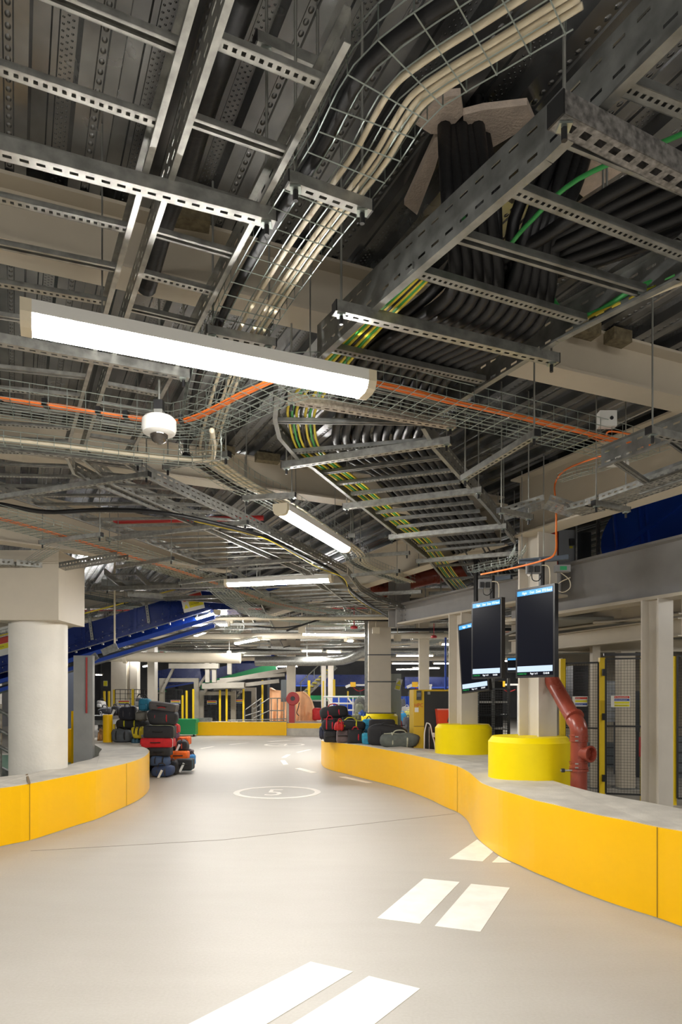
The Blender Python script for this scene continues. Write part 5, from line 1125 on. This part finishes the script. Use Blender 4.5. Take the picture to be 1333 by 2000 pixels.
rw_ = thing('ramp_handrail', 'grey tubular handrail on the far low wall', 'handrail', Q(520, 1405, 27)); mb = MB(); Yr = 27.0
for a_, b_ in (((480,1386),(511,1364)), ((494,1386),(526,1364)), ((526,1364),(555,1364)), ((480,1398),(511,1388)), ((494,1403),(526,1388)), ((526,1388),(555,1388)), ((446,1407),(560,1404))): mb.tube([Q(*a_, Yr), Q(*b_, Yr)], .022, 6)
for px, ty in ((478,1387), (494,1380), (509,1365), (530,1364), (542,1364), (555,1364), (501,1366)): mb.tube([Q(px, 1408, Yr), Q(px, ty, Yr)], .022, 6)
mb.build('rails', GALV, rw_)
gb = thing('green_bin', 'green steel bin with a lid beside the far low wall', 'bin', Q(362, 1438, 26.2)); a0, a1 = Q(341,1434,26.2), Q(382,1412,26.2)
MB().box(a0.x, 26.2, .08, a1.x, 27.0, a1.z).build('body', GRN, gb); MB().box(a0.x-.02, 26.17, a1.z, a1.x+.03, 27.03, Q(0,1405,26.2).z).build('lid', GRN, gb)
for x in (a0.x+.08, a1.x-.08): MB().cyl((x-.03,26.3,.05),(x+.03,26.3,.05),.05,n=10).build('wheel', BLK, gb)
tag(MB().box(Q(384,0,26.8).x, 26.75, .56, Q(413,0,26.8).x, 27.05, .70).build('cable_reel_tray', GALVD), 'low grey crate on the far wall right of the green bin', 'crate')
DULL = mat('dull_cream_steel', (.30, .275, .23), .55, 0, .1, 4)
# white portal frames with yellow posts and mesh doors
def frame_thing(px0, px1, ty, Y, label, w_=.2):
    t = thing('portal_frame', label, 'steel frame', (Q((px0+px1)/2,0,Y).x, Y, 0)); z = Q(0,ty,Y).z; a_, b_ = Q(px0,0,Y).x, Q(px1,0,Y).x
    MB().box(a_, Y, 0, a_+w_, Y+w_, z).build('post', DULL, t); MB().box(b_-w_, Y, 0, b_, Y+w_, z).build('post', DULL, t); MB().box(a_, Y, z, b_, Y+w_, z+.16).build('crossbar', DULL, t); return t
f1 = frame_thing(311, 388, 1332, 29, 'cream portal frame left of centre behind the green bin'); MB().bar(Q(316,1352,28.9), Q(339,1305,28.9), .1, .1).build('brace', DULL, f1)
f2 = frame_thing(388, 460, 1358, 29.3, 'cream portal frame right of the first one'); MB().bar(Q(388,1341,29.1), Q(412,1305,29.1), .1, .1).build('brace', DULL, f2); MB().bar(Q(398,1355,29.1), Q(408,1337,29.1), .1, .1).build('brace', DULL, f2)
f3 = frame_thing(452, 500, 1350, 30.5, 'third cream portal frame beside the ramp handrail'); MB().bar(Q(455,1368,30), Q(478,1344,30), .1, .1).build('brace', DULL, f3)
for k, (a_, b_, w_, lb) in enumerate((((331,1301),(428,1301),.16,'pale beam above the first portal frame'), ((396,1340),(478,1338),.18,'pale cantilever beam in front of the dark conveyors'), ((418,1334),(560,1308),.12,'sloping pale rail left of the hall column'), ((430,1328),(556,1318),.10,'second sloping pale rail left of the hall column'), ((418,1345),(545,1330),.12,'lowest sloping pale rail left of the hall column'))):
    tag(MB().bar(Q(*a_, 28.5), Q(*b_, 28.2), w_, w_*1.3).build('pale_rail', DULL), lb, 'rail', 'pale rails in the far hall')
for k, px in enumerate((418, 448, 405)): tag(MB().box(Q(px-4,0,28.3).x, 28.3, Q(0,(1333,1317,1333)[k],28.3).z, Q(px+4,0,28.3).x, 28.5, 3.1).build('drop_post', DULL), '%s short cream post hanging above the portal frames' % ['middle', 'right', 'left'][k], 'post')
for k, px in enumerate((204, 213, 223, 260, 306, 357, 365, 378, 430, 443, 476, 513)):
    Y = 24 if k < 4 else 28.8; ypost((Q(px,0,Y).x, Y), Q(0, (1350,1350,1347,1346,1346,1358,1349,1346,1348,1346,1346,1328)[k], Y).z, 'thin yellow fence post in the far left hall, %s' % ORDL[k], .06 if k < 3 else .075)
for k, (px, ty, by) in enumerate(((604,1329,1366), (632,1330,1390), (653,1327,1366), (680,1350,1380))):
    ypost((Q(px,0,31).x, 31), Q(0,ty,31).z, 'yellow fence post beyond the orange sheet, %s' % ORDL[k], .11 if k in (0,2) else .07)
for k, (a_, b_) in enumerate(((225, 258), (262, 304), (320, 356), (382, 428), (446, 474))):
    Y = 24.0 if k < 2 else 29.6; mesh_panel('mesh_fence_panel', Q(a_,0,Y), Q(b_,0,Y), .02, Q(0,1347,Y).z, 'far mesh door panel in the left hall, %s' % ORDL[k], cell=.18, r=.008, mid=True)
for k, (px, py) in enumerate(((242,1372.5), (343,1371), (414,1372), (466,1370))):
    sign(Q(px, py, 23.97 if k == 0 else 29.57), .42, .16, 'small red, yellow and blue banded sign on a far mesh door, %s' % ORDL[k], [(-.45,.45,.15,.42,SR,'',WHITE,.02),(-.45,.45,-.14,.13,SY,'',INK,.02),(-.45,.45,-.42,-.16,SB,'',WHITE,.02)])
sign(Q(206,1335,26), .16, .2, 'small yellow hazard notice high at the far left', [(-.45,.45,-.45,.45,SY,'',INK,.02)])
for k, (a_, b_, c_, d_, Y, z1) in enumerate(((217,247,0,0,26,3.0), (254,268,0,0,26,3.0), (288,302,0,0,22.5,3.2), (628,637,0,0,33,3.2), (641,652,0,0,32,3.2))):
    t = thing('hall_column', ['wide pale panelled column at far left', 'narrow pale column at far left', 'white column rising behind the left heap', 'thin pale column beyond the orange sheet', 'second thin pale column left of the strapped column'][k], 'column', Q((a_+b_)/2,0,Y)*1.0); t.location.z = 0
    MB().box(Q(a_,0,Y).x, Y, 0, Q(b_,0,Y).x, Y+.4, z1).build('shaft', CREAMW, t)
# dark blue and green conveyors high in the far hall
for k, (x0, y0, x1, y1, h, Y, m, lb) in enumerate(((296,1330,395,1312,.8,33,BLUE,'dark blue conveyor deep in the hall above the portal frames'), (395,1342,540,1302,.35,33,GRN,'green edged conveyor rising towards the hose reel column'), (395,1325,540,1290,.6,34,BLUE,'blue conveyor side above the green edge'), (560,1328,720,1328,.55,38,BLUE,'long blue conveyor level behind the orange sheet'), (600,1363,720,1363,.25,37,GRN,'green conveyor edge level behind the white railing'), (300,1350,320,1345,.3,33.5,GRN,'green conveyor corner at left of the portal frames'), (790,1332,880,1332,.5,36,BLUE,'blue panel far behind the yellow machine'))):
    a0, a1 = Q(x0,y0,Y), Q(x1,y1,Y); t = thing('far_conveyor', lb, 'conveyor', (a0+a1)/2, 'far conveyors')
    MB().bar(a0, a1, .8, h).build('side_panel', m, t); MB().bar(a0+Vector((0,-.45,-h*.6)), a1+Vector((0,-.45,-h*.6)), .1, .08).build('rail', GALV if m is GRN else BLUE2, t)
    mb = MB(); 
    for f in (.1, .5, .9): q = a0.lerp(a1, f); mb.box(q.x-.06, Y-.1, 0, q.x+.06, Y+.1, q.z-h*.5)
    mb.build('supports', DARKM, t)
st = thing('staircase', 'grey steel staircase with yellow tread edges beyond the orange sheet', 'staircase', Q(620, 1350, 35)); MB().bar(Q(590,1362,35), Q(655,1300,35), .1, .35).build('stringer', GALVD, st)
for i in range(9): q = Q(596+6.5*i, 1354-6.2*i, 34.9); MB().box(q.x-.12, 34.3, q.z, q.x+.12, 34.95, q.z+.05).build('tread', mat('tread_yellow', (.6,.5,.03), .6), st)
mb = MB(); mb.tube([Q(585,1335,34.2), Q(640,1283,34.2)], .03, 6); [mb.tube([Q(588+13*i,1350-12*i,34.2), Q(588+13*i,1332-12*i,34.2)], .025, 6) for i in range(4)]; mb.build('handrail', GALV, st)
br_ = thing('white_railing', 'white railing with diagonal struts in front of the blue bins', 'railing', Q(675, 1390, 25)); mb = MB(); Y = 25
for a_, b_ in (((632,1361),(714,1361)), ((645,1374),(714,1374)), ((640,1387),(714,1387)), ((640,1363),(654,1385)), ((680,1363),(697,1386))): mb.tube([Q(*a_, Y), Q(*b_, Y)], .035, 6)
for px in (633, 636, 662, 690, 712): mb.tube([Q(px,1361,Y), Vector((Q(px,0,Y).x, Y, 0))], .025, 6)
mb.build('rails', WHITE, br_)
for k, (a_, b_, c_, d_, Y) in enumerate(((650,662,1361,1378,26.5), (664,679,1361,1377,26.2), (680,712,1365,1382,27.0), (785,795,1360,1375,26.3), (796,806,1360,1375,26.4))):
    tag(MB().box(Q(a_,0,Y).x, Y, 0.4, Q(b_,0,Y).x, Y+.8, Q(0,c_,Y).z).build('blue_bin', mat('bin_blue', (.01,.09,.60), .45)), 'bright blue bin behind the white railing, %s' % ORDL[k], 'bin', 'blue bins'); 
tag(MB().box(Q(640,0,27).x, 26.1, .0, Q(810,0,26).x, 28, .4).build('bin_platform', DARKM), 'low dark platform under the blue bins', 'platform')
for k, (px, py, Y) in enumerate(((690,1337,26), (811,1337,24), (980,1336,22))):
    t = thing('scanner_head', 'yellow scanner head on a pale arm, %s of three' % ['leftmost', 'middle', 'rightmost'][k], 'scanner', Q(px, py, Y)); q = Q(px, py, Y)
    MB().box(q.x-.1, Y-.08, q.z-.09, q.x+.1, Y+.08, q.z+.09).build('head', mat('scanner_yellow', (.9,.5,.01), .4), t); MB().bar(q+Vector((.1,0,-.02)), q+Vector((.6,0,-.02)), .06, .06).build('arm', WHITE, t); MB().bar(q+Vector((-.1,0,-.02)), q+Vector((-.28,0,-.1)), .1, .1).build('joint', WHITE, t); MB().cyl(Vector((q.x+.55, Y, 0)), q+Vector((.55,0,-.02)), .04, n=8).build('stand', WHITE, t)
    MB().tube(spline([q+Vector((0,0,-.1)), q+Vector((.2,0,-.25)), q+Vector((.45,0,-.18))], 5), .015, 5).build('red_hose', REDP, t)
# pale insulated pipe with a red and green band, lower left
ip = thing('insulated_pipe', 'fat pale insulated pipe with a red and green band at far left', 'pipe', Q(330, 1283, 20.5)); smoothish(MB().tube([Q(205,1282,20.5), Q(470,1286,20.3)], .15, 16).build('pipe_run', CREAM, ip)); MB().tube([Q(309,1283,20.5), Q(324,1283.3,20.5)], .156, 16).build('green_band', GRN, ip); MB().tube([Q(313,1283,20.5), Q(320,1283.3,20.5)], .16, 16).build('red_band', REDP, ip)
for px in (245, 448): q = Q(px, 1283.5, 20.45); MB().tube([q-Vector((.05,0,0)), q+Vector((.05,0,0))], .19, 16).build('flange', CREAM, ip); MB().cyl(q, (q.x, q.y, DECK), .012, n=6).build('hanger_rod', RODM, ip)
dk_ = thing('round_duct', 'silver duct stepping up in front of the far ceiling left of the strapped column', 'duct', Q(640, 1288, 24)); smoothish(MB().tube(spline([Q(500,1292,24.5), Q(640,1291,24), Q(680,1287,23.5), Q(705,1275,23), Q(740,1262,22.5)], 4), .17, 14).build('duct_run', GALV, dk_)); q = Q(600,1291,24.2); MB().cyl(q, (q.x, q.y, DECK), .012, n=6).build('hanger_rod', RODM, dk_)
# =============================== FAR CEILING SERVICES ===============================
rnd = random.Random(11)
Ys = [10.8, 12.3, 13.8, 15.4, 17.2, 19.0, 21.0, 23.5, 26, 29, 32, 36]
for k, Y in enumerate(Ys):
    for s, (xa, xb) in enumerate(((-.36*Y+.3*math.sin(k), -.10*Y), (-.06*Y, .10*Y+.3*math.cos(k)), (.13*Y, .30*Y))):
        if Y < 12 and s != 0: continue
        z = 3.22+.06*(k % 3)+.05*s
        trapeze(Vector((xa, Y+.35*math.sin(k+s), z)), Vector((xb, Y-.25-.02*Y, z)), 'far strut support across the %s of the hall, %s of its row' % (('left', 'middle', 'right')[s], ORD[k]), 'far strut supports', wd=.06, h=.06, rods=(.2, .2))
for k, (x, y0, y1, w_, z, dx) in enumerate(((-3.4, 10.5, 30, .5, 3.42, -.12), (-1.8, 12.5, 34, .45, 3.48, -.05), (.3, 14, 36, .6, 3.45, .06), (2.6, 14, 34, .5, 3.5, .12), (-6.0, 12, 32, .6, 3.45, -.15), (4.6, 13, 34, .5, 3.6, .2))):
    a_ = Vector((x, y0, z)); b_ = Vector((x+dx*(y1-y0), y1, z)); ladder([a_+Vector((-w_/2,0,0)), b_+Vector((-w_/2,0,0))], [a_+Vector((w_/2,0,0)), b_+Vector((w_/2,0,0))], 'far cable ladder running down the hall, %s of six' % ['middle left', 'centre left', 'centre', 'centre right', 'leftmost', 'rightmost'][k], 'far cable ladders', pitch=.6, slots=False)
for k, (a_, b_, r_, m, z, lb) in enumerate((((-9,17.5),(6,16.5),.04,REDP,3.75,'nearest red sprinkler pipe across the hall'), ((-10,24),(8,23),.05,REDP,3.7,'far red sprinkler pipe across the hall'), ((-8,9.4),(-1.0,8.8),.035,REDP,3.85,'red sprinkler pipe seen above the left ladders'), ((-10,20),(7,19.6),.09,CREAM,3.3,'cream pipe across the hall beyond the bag heaps'), ((-9,27),(9,26.5),.12,GALV,3.3,'silver duct across the far hall'), ((-9,31),(9,30.5),.10,CREAM,3.25,'far cream pipe across the hall'), ((-9,34),(10,34),.2,GALV,3.5,'thick silver duct across the back of the hall'), ((-5.5,14.6),(1.2,14.4),.035,CRM,3.2,'thin white conduit across the middle hall'), ((1.0,17.5),(5.5,17.3),.04,DARKM,3.25,'dark bar right of the strapped column'))):
    t = thing('ceiling_pipe', lb, 'pipe', ((a_[0]+b_[0])/2, (a_[1]+b_[1])/2, z), 'pipes under the far ceiling'); smoothish(MB().cyl((*a_, z), (*b_, z), r_, n=12).build('pipe_run', m, t))
    for f in (.15, .5, .85): q = Vector((*a_, z)).lerp(Vector((*b_, z)), f); MB().cyl(q, (q.x, q.y, DECK), .01, n=5).build('hanger_rod', RODM, t)
for k, (pts, w_, lb) in enumerate((([(-3.2,12.5),(-2.6,15),(-3.0,19),(-4.5,24)], .5, 'far wire basket curving left above the far wall'), ([(-.8,13.5),(.2,15.5),(.3,19),(-.5,25)], .4, 'far wire basket in the centre of the hall'), ([(-5.2,11.5),(-4.2,13.5),(-4.0,17)], .4, 'far wire basket above the blue conveyor nose'), ([(2.8,15),(3.2,18),(3.0,24)], .4, 'far wire basket right of the strapped column'))):
    basket([Vector((x, y, 3.36)) for x, y in pts], w_, lb, .08, 'far wire baskets', nl=7, r=.006, step=.2)
cable([Q(560,1232,15), Q(600,1218,15), Q(640,1208,15), Q(700,1211,15), Q(760,1212,15)], .02, RUB, 'black cable sagging above the wide tube light')
for k, (px, py, Y) in enumerate(((590,1230,15.5), (735,1231,15.6), (777,1246,16.5), (448,1211,16))):
    tag(MB().box(Q(px-7,0,Y).x, Y, Q(0,py+6,Y).z, Q(px+7,0,Y).x, Y+.08, Q(0,py-6,Y).z).cyl((Q(px,0,Y).x, Y+.04, Q(0,py,Y).z), (Q(px,0,Y).x, Y+.04, DECK), .01, n=5).build('junction_box', CRM), 'cream junction box near the far tube lights, %s of four' % ['above the wide tube left end', 'above the wide tube right end', 'right of the strapped column', 'under the blue conveyor'][k], 'junction box')
for k, (px, py, Y) in enumerate(((692,1226,15.4), (848,1244,17.2))):
    tag(MB().lathe([(.05,-.03),(.08,-.02),(.08,.02),(.05,.04)], 14, Matrix.Translation(Q(px,py,Y))).cyl(Q(px,py,Y), (Q(px,py,Y).x, Y, DECK), .01, n=5).build('alarm_sounder', mat('alarm_red', (.6,.02,.03), .4)), 'small red alarm sounder under the ceiling, %s' % ['left of the strapped column', 'right of the strapped column'][k], 'alarm sounder')
for k in range(16):
    Y = 12.5+k*1.3; xc = [-3.2, .9, -1.2, 2.2][k % 4]*Y/14; z = 3.30+.12*((k*7) % 5)/2
    a_, b_ = Vector((xc-.9, Y-.5*math.cos(k*1.9), z)), Vector((xc+.9, Y+.5*math.cos(k*1.9), z))
    tag(ibeam(MB(), a_, b_, .10, .06, .01, .008).cyl((a_.x+.1, a_.y, z+.05), (a_.x+.1, a_.y, DECK), .01, n=5).cyl((b_.x-.1, b_.y, z+.05), (b_.x-.1, b_.y, DECK), .01, n=5).build('hung_rail', GALVD if k % 2 else GALV), 'short grey hung rail among the far services over the %s of the hall' % ['left', 'right', 'centre left', 'far right'][k % 4], 'rail', 'short hung rails over the %s of the hall' % ['left', 'right', 'centre left', 'far right'][k % 4])
for k in range(8):
    Y = 13+k*2.1; xs_ = [-.28, .02, -.16, .14][k % 4]*Y
    cable([Vector((xs_, Y, 3.5)), Vector((xs_+.5, Y+.3, 3.36)), Vector((xs_+1.3, Y+.2, 3.30)), Vector((xs_+2.2, Y-.2, 3.42))], .018, (RUB, CRM)[k % 2], 'loose %s cable slung between far supports, %s' % (('black', 'cream')[k % 2], ORD[k]), 'loose cables over the far hall')
